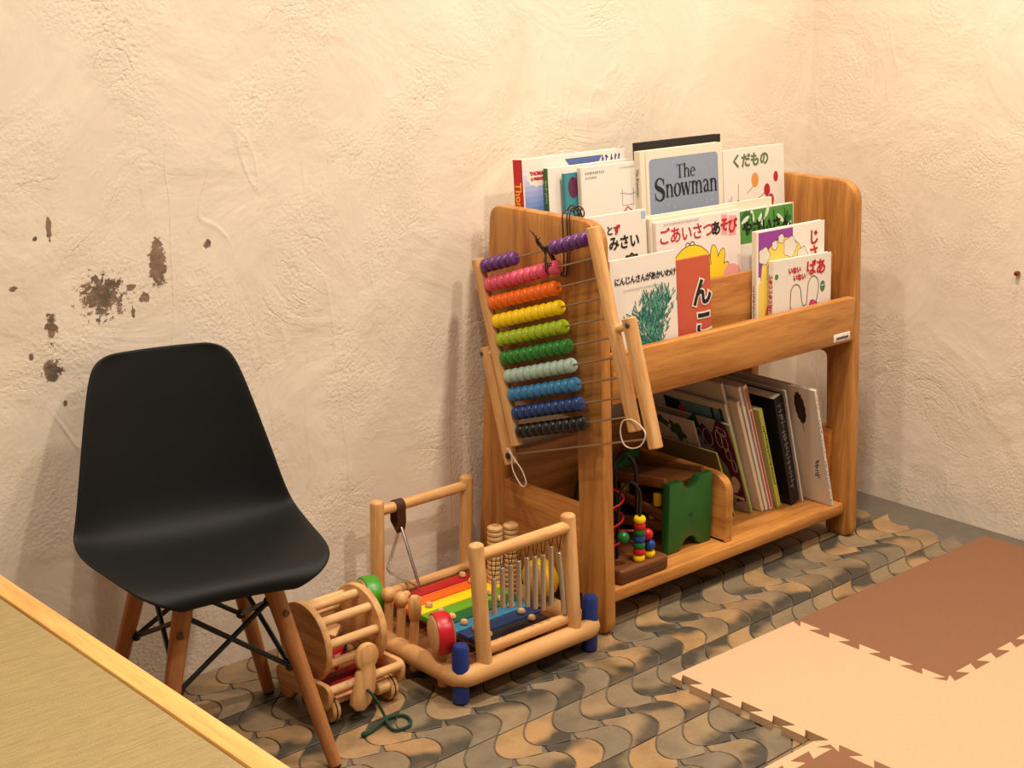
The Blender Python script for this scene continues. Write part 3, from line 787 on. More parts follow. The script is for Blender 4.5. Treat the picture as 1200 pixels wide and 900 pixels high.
# ================================================================== pull-along drum cage toy
DT = T(-1.386, -.20, 0); DO = T(1.375, .20, 0); D3 = lambda x, y, z: tuple(DO @ Vector((x, y, z)))
dr = thing('pull_along_toy', 'wooden pull-along toy with a barred rolling drum and green cord', 'toy', DT)
cy, cz, rr = -.202, .106, .063
for xx in (-1.424, -1.322):
    prof = [(0, -.006), (rr-.002, -.006), (rr, -.004), (rr, .004), (rr-.002, .006), (0, .006)]
    ringp = [(.026, -.006), (rr-.0015, -.006), (rr, -.004), (rr, .004), (rr-.0015, .006), (.026, .006)]
    me = curve_mesh([[(rr*math.cos(2*math.pi*k/40), rr*math.sin(2*math.pi*k/40)) for k in range(40)]] +
                    ([[(.030 + .0085*math.cos(-2*math.pi*k/14), .012 + .0085*math.sin(-2*math.pi*k/14)) for k in range(14)]] if xx < -1.4 else []), .012, .002)
    me.transform(T(*D3(xx, cy, cz)) @ YZ); place('drum_disc', me, BEECH('y'), dr)
for k in range(9):
    a = R(10 + k*40); dowel('drum_bar', D3(-1.420, cy + .051*math.cos(a), cz + .051*math.sin(a)), D3(-1.326, cy + .051*math.cos(a), cz + .051*math.sin(a)), .0072, BEECHP('z'), dr)
for nm, rgb, c in (('red_block', (190, 18, 24), (-1.385, -.215, .074)), ('navy_block', (22, 30, 52), (-1.360, -.192, .074)), ('wood_block', (206, 160, 106), (-1.372, -.19, .097))):
    bm = box_bm((-.014, -.014, -.014), (.014, .014, .014), .002)
    finish('rattle_block', bm, plain(nm, srgb(*rgb), .45), dr, T(*D3(*c)) @ Euler((.3, .2, .5 + c[0])).to_matrix().to_4x4())
for xx in (-1.4405, -1.306):
    o = rounded([(-.150, .030), (-.285, .026), (-.292, .068), (-.150, .060)], [.014, .018, .022, .014], 6)
    slab('base_side', [o], .010, BEECH('y'), dr, DO @ T(xx, 0, 0) @ YZ, .003)
for yy, zz, r_ in ((-.282, .058, .0068), (-.268, .032, .0060), (-.158, .046, .0060)):
    dowel('base_bar', D3(-1.440, yy, zz), D3(-1.306, yy, zz), r_, BEECHP('z'), dr)
bm = box_bm((-1.434, -.27, .030), (-1.312, -.155, .036), .001); bm.transform(DO); finish('base_floor', bm, plain('red_board', srgb(150, 20, 24), .5), dr)
for xx in (-1.428, -1.320):
    for yy in (-.266, -.160):
        w = finish('wheel', lathe_bm([(0, -.007), (.019, -.007), (.0205, -.005), (.0205, -.0015), (.0195, 0), (.0205, .0015), (.0205, .005), (.019, .007), (0, .007)], 24), BEECH('y'), dr, T(*D3(xx, yy, .0215)) @ Matrix.Rotation(R(90), 4, 'Y'))
        tor = [(.0200*math.cos(2*math.pi*k/24), .0200*math.sin(2*math.pi*k/24), 0) for k in range(24)]
        tube('wheel_band', tor, .0013, plain('green_band', srgb(24, 62, 40), .6), w, seg=6, closed=True)
hub = dowel('front_hub', D3(-1.352, -.278, .032), D3(-1.330, -.278, .032), .0105, BEECHP('z'), dr)
fig = [(-1.379 + .0205*math.cos(R(a)), .100 + .0215*math.sin(R(a))) for a in range(-50, 231, 14)]
fig += [(-1.398, .078), (-1.400, .060), (-1.408, .045), (-1.410, .030), (-1.402, .019), (-1.388, .016), (-1.376, .024), (-1.366, .045), (-1.364, .062), (-1.364, .078)]
slab('figure_plate', [fig[::-1]], .010, BEECH('z'), dr, DO @ T(0, -.294, 0) @ XZ, .003)
cordm = plain('green_cord', srgb(22, 62, 44), .85, bump=.4, scale=500)
cpts = [(-1.384, -.300, .050), (-1.378, -.308, .040), (-1.368, -.318, .012), (-1.376, -.342, .004), (-1.376, -.359, .004), (-1.353, -.361, .004), (-1.340, -.345, .004), (-1.342, -.328, .004), (-1.362, -.322, .0045), (-1.382, -.331, .008), (-1.405, -.337, .004), (-1.419, -.339, .004)]
cd = tube('pull_cord', [D3(*p) for p in cpts], .0024, cordm, dr, seg=8, smooth_n=6)
bm = bmesh.new(); bmesh.ops.create_uvsphere(bm, u_segments=12, v_segments=8, radius=.0048)
finish('cord_knot', bm, cordm, dr, T(*D3(-1.419, -.339, .0050)) @ Matrix.Diagonal((1.3, .9, .9, 1)))

# ================================================================== bead maze on the bottom shelf
BT = T(-.81, -.24, .0700); BO = BT.inverted(); B3 = lambda x, y, z: tuple(BO @ Vector((x, y, z)))
mz = thing('bead_maze', 'bead maze with black and red wires on a dark wooden block', 'toy', BT)
bm = box_bm((-.872, -.317, .0702), (-.752, -.165, .097), .006, 3); bm.transform(BO); finish('maze_base', bm, WALNUT('x'), mz)
blk = plain('black_wire', srgb(16, 16, 22), .4); redw = plain('red_wire', srgb(186, 20, 28), .4)
bead_r = [(.0025, -.0056), (.0086, -.0054), (.0102, -.003), (.0106, 0), (.0102, .003), (.0086, .0054), (.0025, .0056)]
BC = {'yellow': (246, 200, 10), 'red': (200, 20, 26), 'green': (20, 104, 44), 'blue': (20, 66, 140)}
def maze_bead(c, x, y, z, ball=False):
    prof = bead_r if not ball else [(0, -.0105)] + [(.0105*math.cos(R(k)), .0105*math.sin(R(k))) for k in range(-70, 80, 20)] + [(0, .0105)]
    finish('maze_bead', lathe_bm(prof, 18), plain('maze_' + c, srgb(*BC[c]), .3, .5), mz, T(*B3(x, y, z)))
for k, c in enumerate(('yellow', 'red', 'green', 'blue', 'green', 'red', 'yellow')): maze_bead(c, -.814, -.303, .1032 + k*.0116)
maze_bead('yellow', -.786, -.301, .1032); maze_bead('blue', -.786, -.301, .119, True); maze_bead('red', -.790, -.299, .1385, True)
maze_bead('green', -.846, -.296, .146, True)
def mw(pts, m, r=.0019): tube('maze_wire', [B3(*p) for p in pts], r, m, mz, seg=8, smooth_n=8)
mw([(-.814, -.303, .095), (-.814, -.303, .19), (-.813, -.300, .222), (-.822, -.287, .238), (-.832, -.276, .222), (-.834, -.272, .19), (-.834, -.270, .095)], blk, .0026)
mw([(-.786, -.301, .095), (-.786, -.301, .132), (-.800, -.292, .143), (-.83, -.262, .143), (-.845, -.24, .12), (-.845, -.235, .095)], redw)
mw([(-.80 + .036*math.cos(t*.55) - .045, -.248 + .030*math.sin(t*.55), .10 + .0031*t) for t in range(0, 37)], redw)
mw([(-.768, -.205, .095), (-.775, -.205, .235), (-.800, -.212, .262), (-.838, -.225, .256), (-.862, -.200, .225), (-.862, -.19, .095)], blk, .0026)
mw([(-.765, -.25, .095), (-.768, -.25, .225), (-.78, -.244, .262), (-.792, -.23, .262), (-.80, -.22, .225), (-.80, -.2, .095)], blk, .0034)
mw([(-.86, -.255, .095), (-.862, -.255, .20), (-.866, -.235, .215), (-.868, -.215, .20), (-.868, -.21, .095)], redw)

# ================================================================== green ramp toy
GT = T(-.65, -.18, .0700); GO = GT.inverted()
rt_ = thing('marble_ramp', 'roll-down ramp toy with green notched end boards beside the bead maze', 'toy', GT)
gm = plain('green_lacquer', srgb(34, 96, 36), .45, .45)
gx0, gx1, gz0, gz1 = -.710, -.594, .0705, .202
for yc in (-.268, -.088):
    o = [(gx0, gz0), (gx0 + .028, gz0)] + [(gx0 + .058 + .0215*math.cos(R(a)), gz0 + .0215*math.sin(R(a))) for a in range(180, -1, -15)][1:-1] + [(gx1 - .028, gz0), (gx1, gz0), (gx1, gz1), (gx1 - .034, gz1)]
    o += [(gx0 + .058 + .0225*math.cos(R(a)), gz1 + .004 + .0225*math.sin(R(a))) for a in range(-15, -166, -15)] + [(gx0 + .034, gz1), (gx0, gz1)]
    slab('end_board', [o], .018, gm, rt_, GO @ T(0, yc, 0) @ XZ, .003)
dowel('board_screw', tuple(GO @ Vector((-.652, -.2765, .135))), tuple(GO @ Vector((-.652, -.2785, .135))), .0032, plain('screw_steel', srgb(90, 90, 92), .3, metal=.9), rt_)
for zc, tilt in ((.185, -8), (.145, 8), (.105, -8)):
    M_ = GO @ T(-.652, -.178, zc) @ Matrix.Rotation(R(tilt), 4, 'X')
    box('ramp', (-.050, -.082, -.003), (.050, .082, .003), WALNUT('y'), rt_, bev=.001, M=M_)
    for sx in (-1, 1): box('ramp_lip', (sx*.050-.004, -.082, -.006), (sx*.050+.004, .082, .012), WALNUT('y'), rt_, bev=.0015, M=M_)
yel = plain('yellow_lacquer', srgb(226, 168, 24), .4)
for (x, y, z) in ((-.695, -.235, .162), (-.695, -.225, .118), (-.69, -.15, .16)):
    dowel('yellow_peg', tuple(GO @ Vector((x, y, z-.012))), tuple(GO @ Vector((x, y, z+.012))), .008, yel, rt_)
# ================================================================== books
paper = plain('page_paper', srgb(226, 212, 188), .8, var=.05)
white = plain('cover_white', srgb(226, 216, 202), .45, .4, var=.02)
cream = plain('cover_cream', srgb(226, 212, 188), .45, .4, var=.02)
inkb = plain('ink_black', srgb(22, 20, 20), .6); inkr = plain('ink_red', srgb(186, 22, 34), .55)
def cm(name, *rgb, rough=.45): return plain(name, srgb(*rgb), rough, .4, var=.03)
def book(label, M, w, h, t, cover=None, spine=None, side='L', name='picture_book', group=None, board=.0014, hard=True):
    cover = cover or white; spine = spine or cover
    rt = thing(name, label, 'book', M, group)
    o = .002 if hard else 0
    bm = bmesh.new()
    def add(lo, hi, k):
        q = box_bm(lo, hi, .0004, 1); me = bpy.data.meshes.new('q'); q.to_mesh(me); q.free()
        n = len(bm.faces); bm.from_mesh(me); bpy.data.meshes.remove(me); bm.faces.ensure_lookup_table()
        for f in bm.faces[n:]: f.material_index = k
    add((0, 0, 0), (w, board, h), 0); add((0, t-board, 0), (w, t, h), 0)
    if side == 'L': add((-.0003, 0, 0), (board, t, h), 1)
    else: add((w-board, 0, 0), (w+.0003, t, h), 1)
    me = bpy.data.meshes.new('book_cover'); bm.to_mesh(me); bm.free()
    place('book_cover', me, [cover, spine], rt, smooth=False)
    a, c = (board, w-o) if side == 'L' else (o, w-board)
    finish('page_block', box_bm((a, board, o), (c, t-board, h-o), 0), paper, rt, smooth=False)
    return rt
def stand(xl, ztop, ytop, w, h, t, lean, label, roll=0, **k):
    """book leaning back against its tier; its top left front corner at (xl, ytop, ztop)"""
    Rm = (Matrix.Rotation(R(-lean), 4, 'X') @ Matrix.Rotation(R(roll), 4, 'Y'))
    org = Vector((xl, ytop, ztop)) - Rm @ Vector((0, 0, h))
    return book(label, Matrix.Translation(org) @ Rm, w, h, t, **k)
def spine_text(parent, body, size, x, t, zc, mat, side='L', upright=False, bold=0.0):
    sg = -1 if side == 'L' else 1
    if upright:
        bm = bmesh.new()
        for i, ch in enumerate(body):
            mm = text_mesh(ch, size, bold); mm.transform(T(0, -i*size*1.05, 0)); bm.from_mesh(mm); bpy.data.meshes.remove(mm)
        me = bpy.data.meshes.new('spine_lettering'); bm.to_mesh(me); bm.free()
        X, Y = Vector((0, sg, 0)), Vector((0, 0, 1))
    else:
        me = text_mesh(body, size, bold); X, Y = Vector((0, 0, -1)), Vector((0, sg, 0))
    Z = X.cross(Y); Mr = Matrix((X, Y, Z)).transposed().to_4x4()
    me.transform(T(x + sg*.0007, t/2, zc) @ Mr)
    return place('spine_lettering', me, mat, parent, smooth=False)
def marks(parent, x0, x1, z, h, mat, y=-.0009, name='small_print'):
    """a line of print too small to read: short uneven strokes"""
    p = Print(y); x = x0
    while x < x1:
        w = h*random.uniform(.35, .8)
        p.stroke([(x, z - h*.5), (x + w*.2, z + h*.5)], h*.16, mat); p.stroke([(x - w*.2, z + h*random.uniform(-.1, .4)), (x + w*.6, z + h*random.uniform(-.1, .4))], h*.16, mat)
        x += w*1.35
    return p.done(parent, name)
def spine_marks(parent, h, x, t, z0, z1, mat, side='L'):
    sg = -1 if side == 'L' else 1
    bm = bmesh.new(); z = z1
    while z > z0:
        l_ = h*random.uniform(.35, .75)
        for k in range(2):
            yc = t/2 + random.uniform(-.25, .25)*h; hw = h*random.uniform(.15, .4); zz = z - l_*random.random()
            q = box_bm((x + sg*.0004 - .0002, yc-hw, zz-h*.06), (x + sg*.0006 + .0002, yc+hw, zz+h*.06), 0)
            me = bpy.data.meshes.new('q'); q.to_mesh(me); q.free(); bm.from_mesh(me); bpy.data.meshes.remove(me)
        q = box_bm((x + sg*.0004 - .0002, t/2-h*.05, z-l_), (x + sg*.0006 + .0002, t/2+h*.06, z), 0)
        me = bpy.data.meshes.new('q'); q.to_mesh(me); q.free(); bm.from_mesh(me); bpy.data.meshes.remove(me)
        z -= l_*1.45
    return finish('spine_lettering', bm, mat, parent, smooth=False)
GB, GM, GF, GL = 'books on the back display tier', 'books on the middle display tier', 'books on the front display tier', 'books leaning on the bottom shelf'
arcp = lambda cx, cz, rx, rz, a0, a1, n=14: [(cx + rx*math.cos(R(a0 + (a1-a0)*i/n)), cz + rz*math.sin(R(a0 + (a1-a0)*i/n))) for i in range(n+1)]

# ---- back tier
bk = stand(-.896, .771, -.092, .246, .243, .022, 5, 'book with a red spine and white and blue cover, leftmost on the back tier', cover=white, spine=cm('spine_red', 196, 30, 34), group=GB)
spine_text(bk, 'Thomas', .020, 0, .022, .172, cm('ink_yellow', 240, 190, 40), bold=.0004)
p = Print()
for k in range(10): p.poly([(.004, .135 + k*.009), (.242, .135 + k*.009), (.242, .144 + k*.009), (.004, .144 + k*.009)], cm('fade_blue_%d' % k, 60 + 17*k, 100 + 12*k, 178 + 5*k))
p.poly([(.10, .236), (.19, .236), (.182, .226), (.112, .222)], cm('band_blue', 78, 96, 150))
p.ell((.034, .214), .024, .018, white, wob=.05, k=11); p.done(bk)
text('THOMAS', .0085, (.034, .218), inkr, bk, bold=.0003, y=-.0009); text('& FRIENDS', .0065, (.034, .209), inkr, bk, bold=.0002, y=-.0009)
marks(bk, .080, .170, .214, .014, inkr, name='title_lettering'); marks(bk, .190, .234, .229, .013, cm('ink_blue', 20, 50, 120), name='title_lettering')
bk = stand(-.850, .754, -.106, .200, .226, .010, 5, 'white book with a narrow green spine, behind the thin teal book', cover=white, spine=cm('spine_green', 62, 120, 50), group=GB)
spine_marks(bk, .006, 0, .010, .165, .205, white)
bk = stand(-.822, .744, -.118, .16, .215, .006, 5, 'thin teal book with a speckled edge, behind the red-roof book', cover=cm('cover_teal', 58, 132, 140), group=GB, hard=False)
p = Print(); p.ell((.020, .19), .012, .018, cm('print_plum', 96, 40, 70)); p.done(bk)
bk = stand(-.794, .752, -.1275, .146, .224, .008, 5, 'white book with a small red roof drawing, left of the blue-grey cover', cover=white, group=GB)
p = Print(); pink = cm('print_pinkred', 206, 60, 84); grey = cm('print_grey', 128, 128, 130)
p.stroke([(.086, .126), (.112, .147), (.136, .130)], .003, pink); p.stroke([(.092, .128), (.092, .09), (.130, .09), (.130, .132)], .0015, pink)
p.stroke([(.100, .178), (.100, .15), (.128, .15), (.128, .178)], .0012, grey); p.stroke([(.095, .172), (.122, .168), (.138, .172)], .001, grey); p.stroke(arcp(.124, .146, .016, .014, 180, 360), .0012, grey)
p.stroke([(.002, .223), (.002, .01)], .002, cream); p.done(bk)
marks(bk, .012, .058, .213, .0050, inkb); marks(bk, .012, .038, .205, .0035, inkb); marks(bk, .095, .144, .216, .0028, grey)
bk = stand(-.648, .782, -.122, .222, .250, .012, 5, 'black book whose top edge shows above the blue-grey cover', cover=cm('cover_black', 22, 20, 18), group=GB)
bk = stand(-.661, .770, -.140, .219, .240, .014, 5, 'cream hardback with a blue-grey cover panel and large black title', cover=cream, group=GB)
p = Print(); bgr = cm('panel_bluegrey', 136, 146, 164)
p.poly(rounded([(.022, .02), (.206, .02), (.206, .224), (.022, .224)], .010, 5), bgr)
fl = cm('print_snow', 206, 210, 216)
for k in range(70): p.ell((.028 + random.random()*.172, .03 + random.random()*.188), .0009, .0009, fl, n=6)
p.stroke([(.013, .239), (.013, .001)], .0012, cm('hinge', 206, 194, 172)); p.done(bk)
spine_text(bk, 'The Snowman', .0085, 0, .014, .185, cm('ink_taupe', 120, 110, 96))
# serif title lettering, drawn stroke by stroke
p = Print(-.0008)
def serif(word, x, z, S, sx=.62):
    def rc(a, b_, c, d): p.poly([(x+a*S*sx, z+b_*S), (x+c*S*sx, z+b_*S), (x+c*S*sx, z+d*S), (x+a*S*sx, z+d*S)], inkb)
    def rb(pts, ws): p.ribbon([(x+a*S*sx, z+c*S) for a, c in pts], [w*S for w in ws], inkb)
    def arc(cx, cz, rx, rz, a0, a1, wt, n=14, thin=.035):
        pts, ws = [], []
        for i in range(n+1):
            a = R(a0 + (a1-a0)*i/n); pts.append((cx + rx*math.cos(a), cz + rz*math.sin(a))); ws.append(thin + (wt-thin)*abs(math.cos(a))**1.5)
        rb(pts, ws)
    st_, tn, xh = .15, .03, .48
    def stem(a, top, flag=True):
        rc(a, 0, a+st_, top); rc(a-.08, 0, a+st_+.08, tn)
        if flag: rb([(a-.09, top-.05), (a+st_, top)], [.02, .05])
    for ch in word:
        if ch == 'T': rc(.0, .67, .78, .70); rc(.31, 0, .47, .70); rc(.20, 0, .58, tn); rb([(.015, .70), (.015, .55)], [.03, .015]); rb([(.765, .70), (.765, .55)], [.03, .015]); adv = .82
        elif ch == 'h': stem(.09, .74); arc(.40, .30, .20, .17, 165, 0, .10); rc(.53, 0, .68, .32); rc(.46, 0, .75, tn); adv = .80
        elif ch == 'n': stem(.09, xh); arc(.40, .30, .20, .17, 165, 0, .10); rc(.53, 0, .68, .32); rc(.46, 0, .75, tn); adv = .80
        elif ch == 'm': stem(.09, xh); arc(.36, .30, .17, .17, 165, 0, .10); rc(.47, 0, .61, .32); rc(.40, 0, .68, tn); arc(.77, .30, .19, .17, 165, 0, .10); rc(.90, 0, 1.04, .32); rc(.83, 0, 1.11, tn); adv = 1.16
        elif ch == 'o': arc(.34, .24, .26, .235, 0, 360, .10, 28, .03); adv = .72
        elif ch == 'e': arc(.32, .24, .24, .235, 5, 318, .10, 24, .03); rc(.12, .26, .55, .29); adv = .64
        elif ch == 'a': arc(.27, .33, .20, .145, 160, 0, .09); rc(.42, .04, .56, .34); rb([(.42, .29), (.24, .24), (.13, .15), (.18, .05), (.30, .02), (.44, .09)], [.03, .05, .10, .09, .05, .03]); rb([(.50, .06), (.58, .015), (.66, .05)], [.08, .05, .02]); adv = .68
        elif ch == 'w':
            for a, c, w in ((.04, .26, .10), (.26, .44, .035), (.44, .66, .10), (.66, .84, .035)):
                dn = w > .05; rb([(a, xh if dn else 0), (c, 0 if dn else xh)], [w, w])
            rc(-.05, xh-tn, .22, xh); rc(.34, xh-tn, .58, xh); rc(.74, xh-tn, .96, xh); adv = .96
        elif ch == 'S':
            P_ = [(.66, .50), (.60, .62), (.42, .69), (.22, .66), (.10, .55), (.14, .44), (.32, .37), (.52, .30), (.64, .20), (.60, .07), (.42, .00), (.22, .02), (.08, .10), (.05, .22)]
            W_ = [.02, .04, .04, .06, .10, .13, .15, .15, .13, .10, .05, .04, .04, .02]
            Q, WW = [], []
            for i in range(len(P_)-1):
                p0, p1, p2, p3 = [Vector(P_[max(0, min(len(P_)-1, i+j))]) for j in (-1, 0, 1, 2)]
                for k in range(4):
                    t = k/4; Q.append(tuple(.5*((2*p1) + (p2-p0)*t + (2*p0-5*p1+4*p2-p3)*t*t + (3*p1-p0-3*p2+p3)*t**3))); WW.append(W_[i] + (W_[i+1]-W_[i])*t)
            rb(Q, WW); rb([(.665, .69), (.665, .48)], [.015, .04]); rb([(.05, .00), (.05, .23)], [.015, .04]); adv = .74
        x += adv*S*sx
    return x
serif('The', .0925, .1855, .0340, .66)
serif('S', .0340, .1500, .0560, .64); serif('nowman', .0620, .1535, .0480, .572)
p.done(bk, 'title_lettering')
bk = stand(-.440, .753, -.141, .178, .225, .008, 5, 'white picture book with cherries, at the right end of the back tier', cover=white, group=GB)
olive = cm('ink_olive', 98, 112, 74)
text('くだもの', .027, (.078, .201), olive, bk, bold=.0008, spacing=1.0)
p = Print(); och = cm('print_ochre', 214, 146, 60); chr_ = cm('print_cherry', 178, 36, 44); stem = cm('print_stem', 96, 92, 60)
p.ell((.090, .164), .0105, .0135, och); p.ell((.125, .142), .009, .012, chr_); p.ell((.136, .122), .009, .012, chr_); p.ell((.040, .118), .011, .012, chr_); p.ell((.152, .165), .007, .01, chr_)
for a, c in (((.040, .13), (.042, .160)), ((.118, .137), (.085, .122)), ((.128, .13), (.085, .120)), ((.084, .152), (.066, .140)), ((.012, .10), (.022, .140)), ((.004, .10), (.016, .135)), ((.070, .09), (.078, .11))): p.stroke([a, c], .0011, stem)
p.done(bk)

# ---- middle tier
bk = stand(-.864, .683, -.206, .150, .215, .009, 5, 'white picture book with a brown scalloped drawing, left on the middle tier', cover=white, group=GM)
text('とず', .017, (.070, .187), inkb, bk, bold=.0003); text('みさい', .025, (.095, .164), inkb, bk, bold=.0006)
text('ず', .017, (.0785, .187), inkr, bk, bold=.0005, y=-.0010)
p = Print(); p.ell((.112, .118), .026, .026, inkb, wob=.06, k=12, n=72); p.ell((.112, .118), .0225, .0225, cm('print_brown', 132, 82, 46), wob=.05, k=12, n=72); p.done(bk)
tp = cm('tape_blue', 150, 184, 196, rough=.25)
p = Print(); p.poly([(.139, .200), (.149, .200), (.149, .212), (.139, .212)], tp); p.done(bk, 'tape_tab')
bk = stand(-.709, .668, -.199, .345, .212, .005, 5, 'wide pale book whose top edge runs behind the yellow bird book', cover=cream, group=GM, hard=False)
bk = stand(-.704, .664, -.2065, .23, .205, .006, 5, 'thin cream book just behind the yellow bird book', cover=cream, group=GM, hard=False)
bk = stand(-.697, .658, -.2145, .223, .200, .007, 5, 'pale pink picture book with a yellow bird and bold red title', cover=cm('cover_blush', 236, 220, 208), group=GM)
text('ごあいさつ', .0305, (.078, .172), inkr, bk, bold=.00015, spacing=.88)
text('あ', .026, (.156, .172), inkb, bk, bold=.0008)
p = Print(); blush = cm('print_blush', 236, 160, 156); yl = cm('print_yellow', 244, 206, 40)
p.poly([(.170, .160), (.186, .158), (.188, .194), (.172, .196)], blush); p.poly([(.190, .156), (.210, .156), (.212, .190), (.192, .192)], blush)
p.ell((.090, .088), .062, .064, inkb); p.ell((.090, .088), .0605, .0625, yl)
p.stroke(arcp(.080, .150, .006, .006, 0, 180, 6), .0016, inkb); p.stroke(arcp(.092, .151, .006, .006, 0, 180, 6), .0016, inkb)
for cx, cz, rx, rz, ro in ((.150, .118, .010, .026, .1), (.166, .112, .009, .024, -.35), (.172, .094, .009, .02, -.8), (.150, .092, .022, .022, 0)):
    p.ell((cx, cz), rx+.0015, rz+.0015, inkb, ro)
for cx, cz, rx, rz, ro in ((.150, .118, .010, .026, .1), (.166, .112, .009, .024, -.35), (.172, .094, .009, .02, -.8), (.150, .092, .022, .022, 0)):
    p.ell((cx, cz), rx, rz, yl, ro)
p.ell((.196, .085), .024, .02, blush); p.done(bk)
text('そ', .025, (.179, .176), inkr, bk, bold=.0006, y=-.0010); text('び', .027, (.201, .172), inkr, bk, bold=.0006, y=-.0010)
marks(bk, .020, .110, .194, .0040, grey)
bk = stand(-.4735, .653, -.2080, .1635, .196, .007, 5, 'vegetable picture book with green leaves along the top of its cover', cover=white, group=GM)
p = Print(); lg = cm('print_leafgreen', 78, 140, 60); dg = cm('print_deepgreen', 40, 96, 44); wl = cm('print_leafpale', 210, 222, 190)
p.poly([(.002, .135), (.161, .135), (.161, .194), (.002, .194)], lg)
for k in range(26):
    x = .01 + random.random()*.140; z = .142 + random.random()*.046; a = random.uniform(.5, 2.6)
    p.ell((x, z), .013, .0042, random.choice((dg, wl, wl, dg)), a, n=10)
for x in (.040, .072, .104, .136): p.stroke([(x, .188), (x+.003, .15), (x+.012, .10)], .0045, dg)
p.poly([(.03, .01), (.10, .01), (.10, .110), (.03, .110)], cm('print_warmgrey', 190, 180, 170)); p.ell((.125, .07), .03, .045, cm('print_beet', 160, 40, 60)); p.done(bk)
text('やさいさん', .0285, (.083, .160), inkb, bk, bold=.0008, y=-.0011, spacing=.98)

# ---- front tier
bk = stand(-.874, .6235, -.2785, .158, .213, .0045, 5, 'white picture book with a bunch of green carrot tops drawn on it', cover=white, group=GF, hard=False)
text('にんじんさんがあかいわけ', .0138, (.083, .176), inkb, bk, bold=.0002, spacing=.82, sx=.98); marks(bk, .030, .122, .160, .0034, grey)
p = Print(); tg = [cm('print_fern', 36, 116, 100), cm('print_fern_dark', 24, 88, 78), cm('print_fern_light', 92, 152, 132)]
for k in range(1000):
    u = random.random(); br = random.choice((-1, 0, 1, 1))
    spread = .006 + .034*u
    cx = .092 + br*.030*u + random.gauss(0, spread*.42); cz = .028 + .118*u - (.030*u if br < 0 else 0) + random.gauss(0, .004)
    a = random.uniform(.7, 2.5) - br*.3; l_ = .011*(0.5 + random.random())
    p.stroke([(cx, cz), (cx + l_*math.cos(a), cz + l_*math.sin(a))], .0019, random.choice(tg))
p.done(bk)
bk = stand(-.742, .602, -.2725, .122, .194, .007, 5, 'orange-red picture book with black lettering outlined in white, half hidden', cover=cm('cover_brick', 190, 84, 58), group=GF)
text('ん', .050, (.097, .129), white, bk, bold=.0042, y=-.0007); text('ん', .050, (.097, .129), inkb, bk, bold=.0016, y=-.0011)
text('こ', .050, (.100, .074), white, bk, bold=.0042, y=-.0007); text('こ', .050, (.100, .074), inkb, bk, bold=.0016, y=-.0011)
bk = stand(-.493, .6255, -.270, .199, .218, .010, 3, 'picture book with purple corner and yellow blossom creature, right on front tier', cover=cm('cover_pale', 238, 228, 214), spine=cream, group=GF)
spine_marks(bk, .0055, 0, .010, .03, .12, inkb)
p = Print(); pu = cm('print_purple', 146, 58, 150); y2 = cm('print_maize', 238, 206, 92)
p.poly([(.006, .135), (.104, .135), (.104, .215), (.006, .215)], pu)
p.ell((.078, .134), .066, .066, inkb); p.ell((.078, .134), .065, .065, y2); p.poly([(.006, .01), (.06, .01), (.075, .10), (.02, .135), (.006, .12)], y2)
for cx, cz, r_ in ((.022, .172, .015), (.096, .180, .018), (.046, .140, .016), (.132, .160, .015), (.130, .138, .018), (.070, .198, .008), (.052, .188, .008)):
    p.ell((cx, cz), r_+.001, r_+.001, inkb, wob=.10, k=5, n=40); p.ell((cx, cz), r_, r_, white, wob=.10, k=5, n=40)
p.ell((.040, .058), .016, .026, cm('print_orange', 214, 108, 50)); p.done(bk)
text('じさい', .029, (.166, .188), inkr, bk, bold=.0009, vertical=True)
bk = stand(-.461, .5705, -.2855, .172, .1575, .010, 3.5, 'small white board book with an eared outline and red title, front right', roll=1.2, cover=white, spine=white, group=GF)
spine_text(bk, 'いないいないばあ', .0085, 0, .010, .128, inkr, upright=True, bold=.0004)
text('いない', .0125, (.062, .134), inkr, bk, bold=.0005, spacing=.95); text('いない', .0125, (.076, .120), inkr, bk, bold=.0005, spacing=.95)
text('ばあ', .0300, (.125, .132), inkr, bk, bold=.0008, spacing=.95)
p = Print(); dk = cm('print_darkgrey', 60, 60, 62); pk = cm('print_rose', 214, 60, 100); gn = cm('print_seal', 60, 120, 84)
p.stroke([(.058, .050)] + [(.050, .070)] + arcp(.066, .092, .015, .016, 190, 0, 10) + [(.084, .075), (.088, .066), (.098, .068), (.100, .085)] + arcp(.118, .100, .016, .018, 180, -10, 10) + [(.132, .084), (.126, .066)], .0018, dk)
p.ell((.118, .062), .013, .012, inkb, n=20, wob=.12, k=3); p.ell((.118, .062), .0115, .0105, pk, n=20, wob=.12, k=3)
p.ell((.146, .096), .008, .011, gn, n=8); p.stroke([(.140, .098), (.152, .098)], .0015, white); p.ell((.010, .128), .005, .005, gn, n=14)
p.ell((.024, .060), .0025, .0025, inkb, n=8); p.done(bk)

